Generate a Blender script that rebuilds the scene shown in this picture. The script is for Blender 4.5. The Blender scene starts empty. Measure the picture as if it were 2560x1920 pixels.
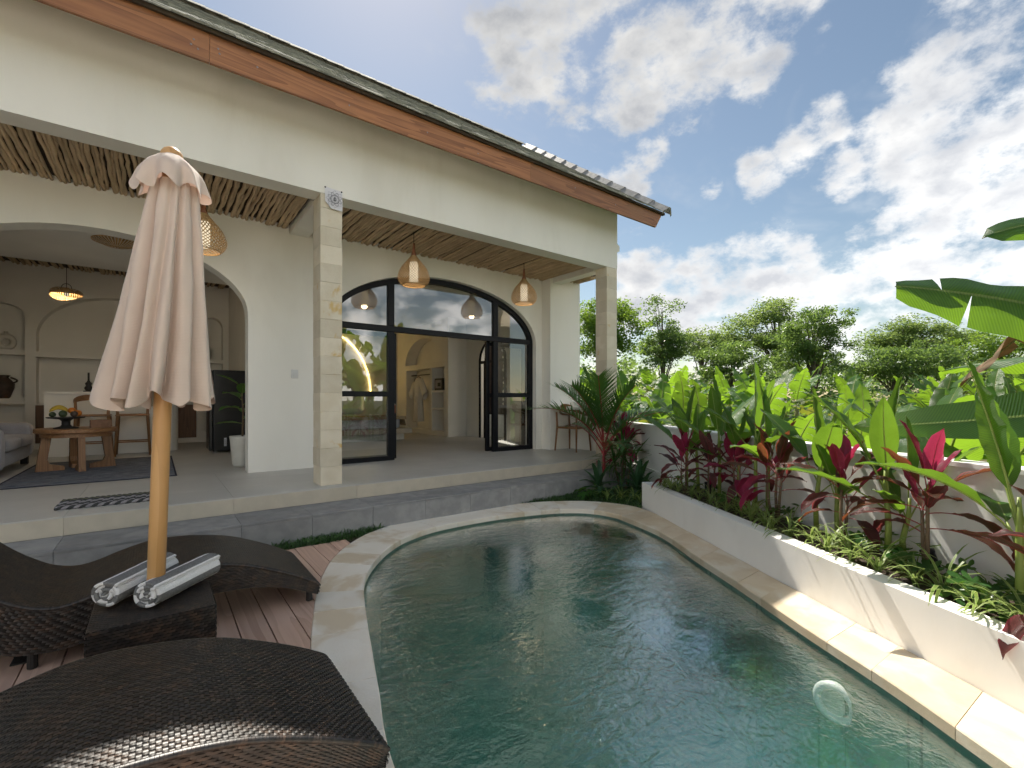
import bpy, bmesh, math, random
import numpy as np
from mathutils import Vector, Matrix, noise as mnoise
S = bpy.context.scene
COL = S.collection
R = math.radians
# ------------------------------------------------------------------ camera, sky, sun, exposure
cam = bpy.data.cameras.new('camera'); cam.sensor_width = 36; cam.lens = 16.42; cam.shift_y = 0.016
cam.clip_start = 0.02; cam.clip_end = 5000
camo = bpy.data.objects.new('camera', cam); COL.objects.link(camo)
camo.location = (0, 0, 1.335); camo.rotation_euler = (R(90), 0, R(-37.3)); S.camera = camo
SUN_AZ, SUN_EL = R(21), R(51.2)
SUN = Vector((math.sin(SUN_AZ)*math.cos(SUN_EL), math.cos(SUN_AZ)*math.cos(SUN_EL), math.sin(SUN_EL)))
sl = bpy.data.lights.new('sun', 'SUN'); sl.energy = 2.0; sl.angle = R(0.53); sl.color = (1.0, .93, .82)
so = bpy.data.objects.new('sun', sl); COL.objects.link(so); so.rotation_euler = SUN.to_track_quat('Z', 'Y').to_euler()
S.view_settings.view_transform = 'Standard'; S.view_settings.look = 'None'; S.view_settings.gamma = 1
S.view_settings.exposure = 2.0
S.cycles.max_bounces = 7; S.cycles.diffuse_bounces = 4; S.cycles.glossy_bounces = 3; S.cycles.volume_bounces = 1; S.cycles.transparent_max_bounces = 12; S.cycles.use_adaptive_sampling = True; S.cycles.adaptive_threshold = .04
S.cycles.caustics_reflective = False; S.cycles.caustics_refractive = False
S.cycles.sample_clamp_indirect = 6

class NT:
    """tiny node-tree writer"""
    def __init__(s, tree): s.t = tree; s.n = tree.nodes; s.l = tree.links
    def __call__(s, typ, ins=None, **kw):
        nd = s.n.new(typ)
        for k, v in kw.items(): setattr(nd, k, v)
        for k, v in (ins or {}).items():
            sk = nd.inputs[k]
            if isinstance(v, bpy.types.NodeSocket): s.l.new(v, sk)
            elif isinstance(v, bpy.types.Node): s.l.new(v.outputs[0], sk)
            else: sk.default_value = v
        return nd
    def math(s, op, a, b=None, c=None, clamp=False):
        d = {0: a}
        if b is not None: d[1] = b
        if c is not None: d[2] = c
        return s('ShaderNodeMath', d, operation=op, use_clamp=clamp).outputs[0]
    def mix(s, f, a, b, mode='MIX'):
        nd = s.n.new('ShaderNodeMix'); nd.data_type = 'RGBA'; nd.blend_type = mode; nd.clamp_factor = True
        for i, v in ((0, f), (6, a), (7, b)):
            sk = nd.inputs[i]
            if isinstance(v, bpy.types.NodeSocket): s.l.new(v, sk)
            elif isinstance(v, bpy.types.Node): s.l.new(v.outputs[0], sk)
            else: sk.default_value = v if i == 0 else (tuple(v) + (1,) if len(v) == 3 else v)
        return nd.outputs[2]
    def step(s, v, a, b):
        return s('ShaderNodeMapRange', {0: v, 1: a, 2: b, 3: 0., 4: 1.}, interpolation_type='SMOOTHSTEP').outputs[0]
    def noise(s, vec, scale, detail=4, rough=.55, dist=0.):
        return s('ShaderNodeTexNoise', {'Vector': vec, 'Scale': scale, 'Detail': detail, 'Roughness': rough, 'Distortion': dist}).outputs[0]

w = bpy.data.worlds.new('World'); S.world = w; w.use_nodes = True
w.cycles.sampling_method = 'MANUAL'; w.cycles.sample_map_resolution = 512
n = NT(w.node_tree); n.n.clear()
sky = n('ShaderNodeTexSky', sky_type='NISHITA'); sky.sun_disc = False
sky.sun_elevation = SUN_EL; sky.sun_rotation = SUN_AZ; sky.air_density = 1.1; sky.dust_density = .35; sky.ozone_density = 2.0; sky.altitude = 50
gen = n('ShaderNodeTexCoord').outputs['Generated']
# cumulus banks: (direction, angular radius) pairs in the sky, frayed by noise
th = R(37.3)
def sky_dir(az_deg, el_deg):
    a = th + R(az_deg); e = R(el_deg)
    return (math.sin(a)*math.cos(e), math.cos(a)*math.cos(e), math.sin(e))
BANKS = [(2.5, 37, 5.0, 1.0), (6, 33.5, 3.2, .9), (9, 40, 4.5, .8), (15, 34, 4.2, 1.0), (20.5, 33.6, 4.4, 1.0), (26, 34.5, 4.0, .95), (30, 37.5, 3.8, .9), (-2.5, 38, 1.8, .8),
         (46.5, 27, 5.5, 1.0), (43, 22, 4.6, 1.0), (49, 20, 7.5, 1.05), (45, 13, 6.5, 1.05), (39, 11.5, 3.5, .9), (54, 15, 9, 1.0),
         (15.5, 12.5, 4.2, 1.15), (21, 10.5, 4.8, 1.15), (28.5, 12, 4.2, 1.15), (33, 8, 5, .95), (10.5, 8.5, 3.6, .9), (25.5, 7, 5, .9),
         (14, 24.5, 2.4, .9), (16.7, 26.6, 1.8, .8), (10.5, 24, 1.9, .75), (28.2, 22.8, 2.0, .95), (31.4, 24.4, 2.0, .9), (34, 26.6, 1.7, .85), (23.2, 22.6, 1.1, .85), (35.2, 21.3, 2.0, .8), (14.5, 18.8, 1.8, .7)]
acc = None
gw = gen
for az, el, rad, k in BANKS:
    rad *= .92
    dt = n('ShaderNodeVectorMath', {0: gw, 1: sky_dir(az, el)}, operation='DOT_PRODUCT').outputs['Value']
    m = n('ShaderNodeMapRange', {0: dt, 1: math.cos(R(rad*2.0)), 2: 1.0, 3: 0., 4: k*1.06}, interpolation_type='SMOOTHSTEP').outputs[0]
    acc = m if acc is None else n.math('MAXIMUM', acc, m)
# broken cumulus outside the view, made denser and brighter to add ambient light
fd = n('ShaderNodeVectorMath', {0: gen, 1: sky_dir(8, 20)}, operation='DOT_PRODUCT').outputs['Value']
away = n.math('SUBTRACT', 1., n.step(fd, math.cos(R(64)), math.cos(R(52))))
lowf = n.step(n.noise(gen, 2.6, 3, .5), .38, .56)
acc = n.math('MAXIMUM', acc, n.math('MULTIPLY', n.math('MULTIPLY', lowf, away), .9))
sv = n('ShaderNodeMapping', {'Vector': gen, 'Scale': (1, 1, 1.6)}).outputs[0]
n1 = n.noise(sv, 9.5, 9, .62, 0.)
off = n('ShaderNodeVectorMath', {0: sv, 1: tuple(SUN*.035)}, operation='ADD').outputs[0]
n2 = n.noise(off, 7.5, 4, .5, .1); n3 = n.noise(sv, 7.5, 4, .5, .1)
dens = n.math('ADD', n.math('MULTIPLY', acc, .80), n.math('MULTIPLY', n.math('SUBTRACT', n1, .5), 2.5))
mask = n.step(dens, .40, 1.0)
wisp = n.math('MULTIPLY', n.step(n.noise(n('ShaderNodeMapping', {'Vector': gen, 'Scale': (1.2, 2.2, 3)}), 3.2, 4, .62, .6), .52, .82), .22)
mask = n.math('MAXIMUM', mask, wisp)
thick = n.step(dens, .65, 1.4)
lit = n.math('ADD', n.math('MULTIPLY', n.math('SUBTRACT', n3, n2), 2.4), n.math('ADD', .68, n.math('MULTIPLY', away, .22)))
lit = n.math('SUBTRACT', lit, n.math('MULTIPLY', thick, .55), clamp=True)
ccol = n.mix(lit, (1.55, 1.6, 1.7), (2.7, 2.67, 2.6))
skyc = n.mix(1., sky.outputs[0], (.355, .325, .28), 'MULTIPLY')
# clouds brightened away from the sun to lift the shaded facade
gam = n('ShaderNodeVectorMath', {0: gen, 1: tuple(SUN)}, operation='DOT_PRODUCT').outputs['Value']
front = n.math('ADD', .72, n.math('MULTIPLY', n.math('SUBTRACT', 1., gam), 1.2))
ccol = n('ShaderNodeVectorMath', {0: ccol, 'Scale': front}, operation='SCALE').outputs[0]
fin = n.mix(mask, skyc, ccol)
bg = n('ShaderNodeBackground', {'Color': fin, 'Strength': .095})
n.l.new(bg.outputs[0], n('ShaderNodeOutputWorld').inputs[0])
# ------------------------------------------------------------------ materials
MATS = {}
def newmat(name):
    m = bpy.data.materials.new(name); m.use_nodes = True
    n = NT(m.node_tree); n.n.clear(); out = n('ShaderNodeOutputMaterial')
    MATS[name] = m
    return m, n, out
def coords(n, kind='Object'):
    return n('ShaderNodeTexCoord').outputs[kind]
def pm(name, c1, c2=None, scale=4., rough=.6, bump=0., bscale=60., metal=0., stretch=(1, 1, 1), c3=None, s3=1.2, f3=(.5, .7), spec=.5, bdet=5, rnd=0., island=0., sheen=0., contrast=(.35, .65), detail=5, coat=0.):
    """principled with two noise-mixed colours, stains c3 and a fine bump"""
    m, n, out = newmat(name)
    v = n('ShaderNodeMapping', {'Vector': coords(n), 'Scale': stretch}).outputs[0]
    if rnd:
        ri = n('ShaderNodeObjectInfo').outputs['Random']
        v = n('ShaderNodeVectorMath', {0: v, 1: n('ShaderNodeCombineXYZ', {0: n.math('MULTIPLY', ri, 37.), 1: n.math('MULTIPLY', ri, 91.)})}, operation='ADD').outputs[0]
    if c2 is None: c2 = tuple(min(1, x*.86) for x in c1)
    col = n.mix(n.step(n.noise(v, scale, detail), *contrast), c1, c2)
    if c3: col = n.mix(n.step(n.noise(v, s3, 4, .6, .4), *f3), col, c3)
    if rnd:
        hv = n('ShaderNodeHueSaturation', {'Value': n.math('ADD', n.math('MULTIPLY', n.math('SUBTRACT', n('ShaderNodeObjectInfo').outputs['Random'], .5), 2*rnd), 1.), 'Color': col})
        col = hv.outputs[0]
    if island:
        ir = n('ShaderNodeNewGeometry').outputs['Random Per Island']
        col = n('ShaderNodeHueSaturation', {'Value': n.math('ADD', n.math('MULTIPLY', n.math('SUBTRACT', ir, .5), 2*island), 1.), 'Color': col}).outputs[0]
    ins = {'Base Color': col, 'Roughness': rough, 'Metallic': metal, 'Specular IOR Level': spec, 'Coat Weight': coat}
    if sheen: ins['Sheen Weight'] = sheen
    b = n('ShaderNodeBsdfPrincipled', ins)
    if bump:
        bn = n('ShaderNodeBump', {'Strength': 1., 'Distance': bump, 'Height': n.noise(v, bscale, bdet, .6)})
        n.l.new(bn.outputs[0], b.inputs['Normal'])
    n.l.new(b.outputs[0], out.inputs[0])
    return m
def wood(name, c1, c2, axis=0, scale=1., rough=.55, bump=.0012, c3=None, ring=9.):
    m, n, out = newmat(name)
    st = [22*scale]*3; st[axis] = 1.4*scale
    ri = n('ShaderNodeObjectInfo').outputs['Random']
    v0 = n('ShaderNodeVectorMath', {0: coords(n), 1: n('ShaderNodeCombineXYZ', {0: n.math('MULTIPLY', ri, 37.), 1: n.math('MULTIPLY', ri, 11.), 2: n.math('MULTIPLY', ri, 53.)})}, operation='ADD').outputs[0]
    v = n('ShaderNodeMapping', {'Vector': v0, 'Scale': st}).outputs[0]
    g = n.noise(v, 1., 6, .6, .8)
    g2 = n.math('FRACT', n.math('MULTIPLY', n.noise(v, .28, 2, .4, .3), ring))
    h = n.math('ADD', n.math('MULTIPLY', g, .65), n.math('MULTIPLY', g2, .35))
    col = n.mix(n.step(h, .25, .8), c1, c2)
    if c3: col = n.mix(n.step(n.noise(v0, 1.7, 4), .52, .7), col, c3)
    col = n('ShaderNodeHueSaturation', {'Value': n.math('ADD', n.math('MULTIPLY', ri, .3), .85), 'Color': col}).outputs[0]
    b = n('ShaderNodeBsdfPrincipled', {'Base Color': col, 'Roughness': rough})
    n.l.new(n('ShaderNodeBump', {'Distance': bump, 'Height': h}).outputs[0], b.inputs['Normal'])
    n.l.new(b.outputs[0], out.inputs[0])
    return m
def leafmat(name, c1, c2, trans, tf=.45, rough=.42, vein=0., edge=None, mid=None, hue=.0, val=.18, spots=None, vs=420.):
    """thin leaf: glossy diffuse top, light shining through; veins across the blade from its UV map"""
    m, n, out = newmat(name)
    ri = n('ShaderNodeObjectInfo').outputs['Random']
    uv = n('ShaderNodeUVMap').outputs[0]
    sp = n('ShaderNodeSeparateXYZ', {0: uv})
    oc = coords(n)
    col = n.mix(n.step(n.noise(oc, 6., 4), .35, .65), c1, c2)
    au = n.math('ABSOLUTE', n.math('SUBTRACT', sp.outputs[0], .5))
    if edge: col = n.mix(n.step(au, .33, .5), col, edge)
    if mid: col = n.mix(n.step(au, .035, .012), col, mid)
    if spots: col = n.mix(n.step(n.noise(n('ShaderNodeVectorMath', {0: oc, 1: n('ShaderNodeCombineXYZ', {0: n.math('MULTIPLY', ri, 40.)})}), 3.2, 5, .65), .56, .66), col, spots)
    hs = {'Value': n.math('ADD', n.math('MULTIPLY', n.math('SUBTRACT', ri, .5), 2*val), 1.), 'Color': col}
    if hue: hs['Hue'] = n.math('ADD', n.math('MULTIPLY', n.math('SUBTRACT', ri, .5), 2*hue), .5)
    col = n('ShaderNodeHueSaturation', hs).outputs[0]
    b = n('ShaderNodeBsdfPrincipled', {'Base Color': col, 'Roughness': rough, 'Specular IOR Level': .4})
    tc = n('ShaderNodeHueSaturation', {'Value': hs['Value'], 'Color': trans + (1,)}).outputs[0] if not edge else n.mix(.5, col, trans)
    if vein:
        wv = n.math('SINE', n.math('MULTIPLY', n.math('ADD', sp.outputs[1], n.math('MULTIPLY', au, .12)), vs))
        col2 = n.mix(n.math('MULTIPLY', n.step(wv, .1, 1.), .35), col, (.02, .05, .012)); n.l.new(col2, b.inputs['Base Color'])
        bp = n('ShaderNodeBump', {'Distance': vein, 'Height': wv})
        n.l.new(bp.outputs[0], b.inputs['Normal'])
        tc = n.mix(n.math('ADD', n.math('MULTIPLY', wv, .12), .2), tc, (.0, .02, .0))
        if mid: tc = n.mix(n.step(au, .035, .012), tc, tuple(x*.8 for x in mid))
    t = n('ShaderNodeBsdfTranslucent', {'Color': tc})
    ms = n('ShaderNodeMixShader', {0: tf, 1: b, 2: t})
    n.l.new(ms.outputs[0], out.inputs[0])
    return m
def emit(name, c, st):
    m, n, out = newmat(name)
    n.l.new(n('ShaderNodeEmission', {'Color': c + (1,), 'Strength': st}).outputs[0], out.inputs[0]); return m

# plaster, stone, timber
pm('plaster', (.86, .835, .765), (.82, .795, .725), 1.3, .75, .0012, 28., c3=(.765, .735, .655), s3=1.1, f3=(.48, .74), stretch=(1, 1, .3))
pm('plaster_in', (.84, .82, .76), (.80, .78, .72), 1.5, .8, .0012, 30.)
pm('garden_white', (.90, .89, .86), (.86, .85, .82), 2.2, .75, .0006, 34., c3=(.77, .755, .71), s3=1.9, f3=(.5, .74), stretch=(1, 1, .4))
pm('sandstone_tan', (.70, .58, .42), (.63, .50, .335), 3., .7, .0015, 60., c3=(.74, .66, .53), s3=2.6, f3=(.45, .65), rnd=.07)
pm('sandstone', (.88, .82, .72), (.84, .765, .65), 3., .7, .0015, 60., c3=(.70, .58, .42), s3=1.9, f3=(.50, .64), rnd=.06)
pm('column_stone', (.70, .63, .50), (.64, .565, .43), 5., .75, .002, 50., c3=(.60, .42, .17), s3=3.4, f3=(.62, .72), rnd=.10)
pm('tile_beige', (.55, .535, .50), (.50, .487, .455), 1.6, .42, .0004, 40., rnd=.03, c3=(.46, .45, .42), s3=.9, f3=(.45, .75))
pm('tile_riser', (.56, .50, .40), (.50, .45, .36), 5., .55, .0005, 90., rnd=.03)
pm('andesite', (.30, .30, .30), (.235, .237, .24), 7., .7, .0016, 120., c3=(.36, .355, .345), s3=3., f3=(.55, .75), rnd=.12)
pm('column_core', (.50, .43, .32), (.44, .38, .28), 12., .9)
pm('mortar', (.46, .43, .37), (.36, .34, .30), 12., .9)
pm('soil', (.075, .05, .032), (.035, .024, .016), 9., .95, .02, 26., c3=(.11, .08, .055), s3=6.)
pm('field_soil', (.05, .055, .022), (.03, .04, .014), 1.4, .95)
wood('fascia_wood', (.41, .175, .068), (.22, .085, .033), 0, 1., .5, .0015, c3=(.33, .15, .06))
wood('deck_wood', (.69, .47, .36), (.55, .35, .26), 1, 1., .6, .0016)
wood('teak', (.30, .155, .066), (.18, .082, .033), 2, 1.3, .5, .0006)
wood('teak_flat', (.32, .165, .07), (.20, .09, .036), 0, 1.3, .45, .0006)
wood('pole_wood', (.62, .36, .145), (.52, .28, .10), 2, .8, .42, .0003, ring=4.)
wood('cabinet_wood', (.16, .085, .045), (.09, .045, .022), 2, 1., .5)
pm('stick', (.58, .43, .27), (.46, .335, .205), 9., .8, .004, 26., stretch=(1, .35, 1), rnd=.16)
pm('stick_backing', (.10, .075, .05), (.07, .05, .035), 6., .95)
pm('roof_tile', (.36, .36, .30), (.20, .205, .18), 8., .85, .003, 50., c3=(.44, .43, .34), s3=5., f3=(.5, .7), rnd=.22)
pm('hip_tile', (.30, .29, .275), (.22, .215, .205), 12., .5, .002, 60., rnd=.15)
pm('black_metal', (.006, .0065, .009), (.008, .0085, .011), 5., .42, spec=.22)
pm('black_matte', (.012, .011, .011), (.02, .018, .017), 8., .55, .001, 70.)
pm('steel', (.55, .55, .55), None, 6., .3, metal=1.)
pm('paper', (.74, .73, .76), (.70, .69, .72), 3., .8)
pm('ink', (.10, .10, .12), None, 3., .8)
pm('switch_white', (.72, .72, .70), None, 3., .4)
pm('fridge_black', (.008, .009, .011), None, 3., .28, coat=.3)
pm('wicker_lamp', (.52, .345, .165), (.38, .23, .10), 30., .6, island=.25)
pm('lamp_wood', (.26, .10, .05), (.20, .075, .035), 20., .4)
pm('rattan', (.032, .0225, .017), (.016, .0150, .0148), 22., .42, .0003, 300., island=.75, c3=(.048, .029, .019), s3=14., f3=(.5, .62), spec=.6)
pm('rattan_back', (.006, .005, .0045), None, 9., .8)
pm('towel_white', (.88, .87, .86), (.80, .79, .78), 130., 1., .005, 170., spec=.05)
pm('towel_grey', (.25, .25, .245), (.18, .18, .175), 130., 1., .005, 170., spec=.05)
pm('sofa', (.42, .41, .43), (.36, .35, .37), 90., .9, .0012, 200., sheen=.3)
pm('linen', (.62, .66, .74), (.56, .60, .68), 5., .85, .004, 12.)
pm('robe', (.72, .70, .66), (.66, .64, .6), 8., .9, .002, 60., sheen=.3)
pm('throw', (.38, .30, .18), (.46, .38, .26), 26., .95, .004, 60.)
pm('cushion', (.30, .22, .13), (.10, .08, .06), 13., .9, c3=(.55, .48, .36), s3=16., f3=(.52, .55), detail=1)
pm('terracotta', (.045, .03, .024), (.075, .048, .036), 9., .6, .002, 30.)
pm('ceramic', (.66, .64, .58), (.60, .58, .52), 7., .7, .002, 60.)
pm('banana_yellow', (.62, .42, .035), (.5, .36, .05), 9., .5)
pm('orange_fruit', (.72, .23, .02), (.62, .18, .015), 9., .5, .0006, 300.)
pm('green_fruit', (.06, .10, .03), (.035, .05, .02), 12., .5)
pm('box_wood', (.24, .12, .06), (.18, .085, .04), 20., .6)
pm('grass_blade', (.045, .115, .022), (.028, .075, .016), 12., .5, island=.4)
pm('trunk', (.17, .14, .10), (.10, .08, .055), 6., .9, .01, 20., stretch=(1, 1, .3))
pm('banana_stem', (.22, .21, .06), (.14, .17, .04), 6., .6, .002, 20., stretch=(1, 1, .2), c3=(.13, .075, .03), s3=4., f3=(.5, .7), rnd=.1)
pm('cane', (.19, .13, .075), (.12, .08, .05), 16., .8, .003, 50.)
pm('helic_stem', (.26, .33, .07), (.20, .28, .05), 5., .45, c3=(.20, .11, .04), s3=5., f3=(.62, .72))
pm('red_stem', (.35, .03, .035), (.22, .02, .025), 9., .45)
pm('pool_white', (.75, .78, .76), None, 5., .4)
# leaves
leafmat('banana_leaf', (.060, .155, .026), (.045, .12, .026), (.34, .58, .035), .46, .36, .0024, mid=(.36, .42, .12), hue=.016, val=.24)
leafmat('banana_leaf_old', (.13, .17, .03), (.10, .13, .025), (.42, .46, .05), .45, .5, .0024, mid=(.38, .36, .12), spots=(.26, .15, .04), hue=.015)
leafmat('banana_leaf_dark', (.020, .075, .028), (.016, .06, .026), (.36, .66, .03), .46, .45, .0009, mid=(.28, .38, .1), vs=640.)
leafmat('banana_leaf_dry', (.23, .145, .075), (.14, .085, .045), (.20, .11, .04), .2, .85, .004, vs=120.)
leafmat('helic_leaf', (.055, .145, .022), (.04, .11, .018), (.28, .50, .035), .40, .36, .0014, mid=(.28, .36, .08), hue=.01)
leafmat('cordy_dark', (.125, .040, .046), (.085, .042, .042), (.50, .09, .075), .42, .33, .0006, edge=(.25, .025, .06), val=.3)
leafmat('cordy_pink', (.42, .022, .10), (.28, .015, .06), (.62, .05, .12), .42, .33, .0006, edge=(.5, .04, .14), val=.2)
leafmat('cordy_rust', (.13, .045, .025), (.07, .03, .02), (.45, .14, .04), .4, .36, .0006, edge=(.34, .04, .05), val=.3)
leafmat('philo', (.040, .115, .028), (.03, .09, .022), (.22, .42, .03), .34, .33, hue=.01, val=.25)
leafmat('spider', (.17, .28, .06), (.20, .30, .07), (.45, .55, .14), .40, .45, edge=(.58, .60, .30), val=.2)
leafmat('palm', (.034, .10, .032), (.026, .075, .026), (.18, .38, .04), .34, .38, val=.2)
leafmat('brom', (.035, .088, .040), (.026, .07, .032), (.14, .28, .06), .2, .3, val=.15)
leafmat('tree_a', (.060, .135, .026), (.045, .105, .02), (.32, .48, .05), .48, .45, val=.0)
leafmat('tree_b', (.070, .13, .046), (.052, .105, .036), (.28, .42, .08), .46, .35, val=.0)
leafmat('tree_c', (.085, .15, .045), (.07, .13, .04), (.36, .48, .12), .5, .5, val=.0)
leafmat('under', (.050, .12, .020), (.035, .085, .018), (.26, .42, .04), .38, .5, val=.0)
# cloth of the parasol: a little light comes through
m, n, out = newmat('parasol_cloth')
oc = coords(n)
wv = n.math('MULTIPLY', n.math('SINE', n.math('MULTIPLY', n('ShaderNodeSeparateXYZ', {0: oc}).outputs[2], 900.)), .5)
b = n('ShaderNodeBsdfPrincipled', {'Base Color': n.mix(n.step(n.noise(oc, 5., 5), .3, .7), (.74, .625, .535), (.69, .58, .495)), 'Roughness': .85, 'Sheen Weight': .25})
n.l.new(n('ShaderNodeBump', {'Distance': .0004, 'Height': n.math('ADD', n.noise(oc, 420., 3), wv)}).outputs[0], b.inputs['Normal'])
t = n('ShaderNodeBsdfTranslucent', {'Color': (.62, .42, .34, 1)})
n.l.new(n('ShaderNodeMixShader', {0: .22, 1: b, 2: t}).outputs[0], out.inputs[0])
# window glass: solar film, clear but mirroring
m, n, out = newmat('glass')
lw = n('ShaderNodeFresnel', {'IOR': 1.55}).outputs[0]
fac = n.math('ADD', n.math('MULTIPLY', lw, 1.15), .17, clamp=True)
n.l.new(n('ShaderNodeMixShader', {0: fac, 1: n('ShaderNodeBsdfTransparent', {'Color': (.80, .83, .82, 1)}), 2: n('ShaderNodeBsdfGlossy', {'Color': (1, 1, 1, 1), 'Roughness': .0})}).outputs[0], out.inputs[0])
# pool water: rippled mirror over a tinted clear body
m, n, out = newmat('water')
oc = coords(n)
h1 = n.noise(n('ShaderNodeMapping', {'Vector': oc, 'Scale': (1, 1.7, 1), 'Rotation': (0, 0, R(35))}), 7.0, 4, .55, .9)
h2 = n.noise(n('ShaderNodeMapping', {'Vector': oc, 'Scale': (1.5, 1, 1), 'Rotation': (0, 0, R(-20))}), 30., 3, .5, .6)
amp = n.math('ADD', n.math('MULTIPLY', n.step(n.noise(oc, 1.1, 2), .38, .62), .8), .25)
hh = n.math('MULTIPLY', n.math('ADD', h1, n.math('MULTIPLY', h2, .36)), amp)
bp = n('ShaderNodeBump', {'Distance': .010, 'Height': hh}).outputs[0]
fr = n('ShaderNodeFresnel', {'IOR': 1.45, 'Normal': bp}).outputs[0]
fr = n.math('MULTIPLY', fr, 3.7, clamp=True)
gl = n('ShaderNodeBsdfGlossy', {'Color': (1, 1, 1, 1), 'Roughness': .02, 'Normal': bp})
tr = n('ShaderNodeBsdfTransparent', {'Color': (.55, .86, .80, 1)})
up = n.step(n('ShaderNodeSeparateXYZ', {0: n('ShaderNodeNewGeometry').outputs['True Normal']}).outputs[2], .4, .6)
tr2 = n('ShaderNodeBsdfTransparent', {'Color': (1, 1, 1, 1)})
top = n('ShaderNodeMixShader', {0: fr, 1: tr2, 2: gl})
n.l.new(n('ShaderNodeMixShader', {0: up, 1: tr2, 2: top}).outputs[0], out.inputs[0])
vs_ = n('ShaderNodeVolumeScatter', {'Color': (.09, .60, .54, 1), 'Density': .30, 'Anisotropy': .0})
va_ = n('ShaderNodeVolumeAbsorption', {'Color': (.25, .84, .78, 1), 'Density': .60})
n.l.new(n('ShaderNodeAddShader', {0: vs_, 1: va_}).outputs[0], out.inputs['Volume'])
# green pool stone with tile joints
m, n, out = newmat('pool_stone')
oc = coords(n)
br = n('ShaderNodeTexBrick', {'Vector': n('ShaderNodeMapping', {'Vector': oc, 'Rotation': (0, 0, 0)}), 'Color1': (.13, .22, .18, 1), 'Color2': (.21, .31, .255, 1), 'Mortar': (.07, .12, .105, 1), 'Scale': 1., 'Mortar Size': .004, 'Brick Width': .3, 'Row Height': .3, 'Bias': -.1}, offset=0.)
col = n.mix(n.step(n.noise(oc, 2.4, 5, .6), .4, .7), br.outputs[0], (.115, .19, .155))
b = n('ShaderNodeBsdfPrincipled', {'Base Color': col, 'Roughness': .7})
n.l.new(b.outputs[0], out.inputs[0])
# rug and mat
m, n, out = newmat('rug')
oc = coords(n)
a = n.noise(n('ShaderNodeMapping', {'Vector': oc, 'Scale': (2.5, 16, 1)}), 2.2, 6, .7)
col = n.mix(n.step(a, .42, .58), (.06, .075, .115), (.24, .245, .27))
col = n.mix(n.step(n.noise(n('ShaderNodeMapping', {'Vector': oc, 'Scale': (2, 9, 1)}), 1.1, 4), .55, .68), col, (.10, .16, .21))
n.l.new(n('ShaderNodeBsdfPrincipled', {'Base Color': col, 'Roughness': .95}).outputs[0], out.inputs[0])
emit('lamp_glow', (1., .83, .58), .27)
emit('led', (1., .66, .22), 1.6)
pm('rug_border', (.02, .025, .05), None, 5., .95)
pm('mat_dark', (.035, .037, .037), (.06, .062, .06), 60., .95, .003, 160.)
pm('mat_light', (.33, .31, .32), (.25, .235, .25), 60., .95, .003, 160.)
pm('mat_olive', (.14, .135, .07), (.2, .19, .12), 60., .95, .003, 160.)

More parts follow.
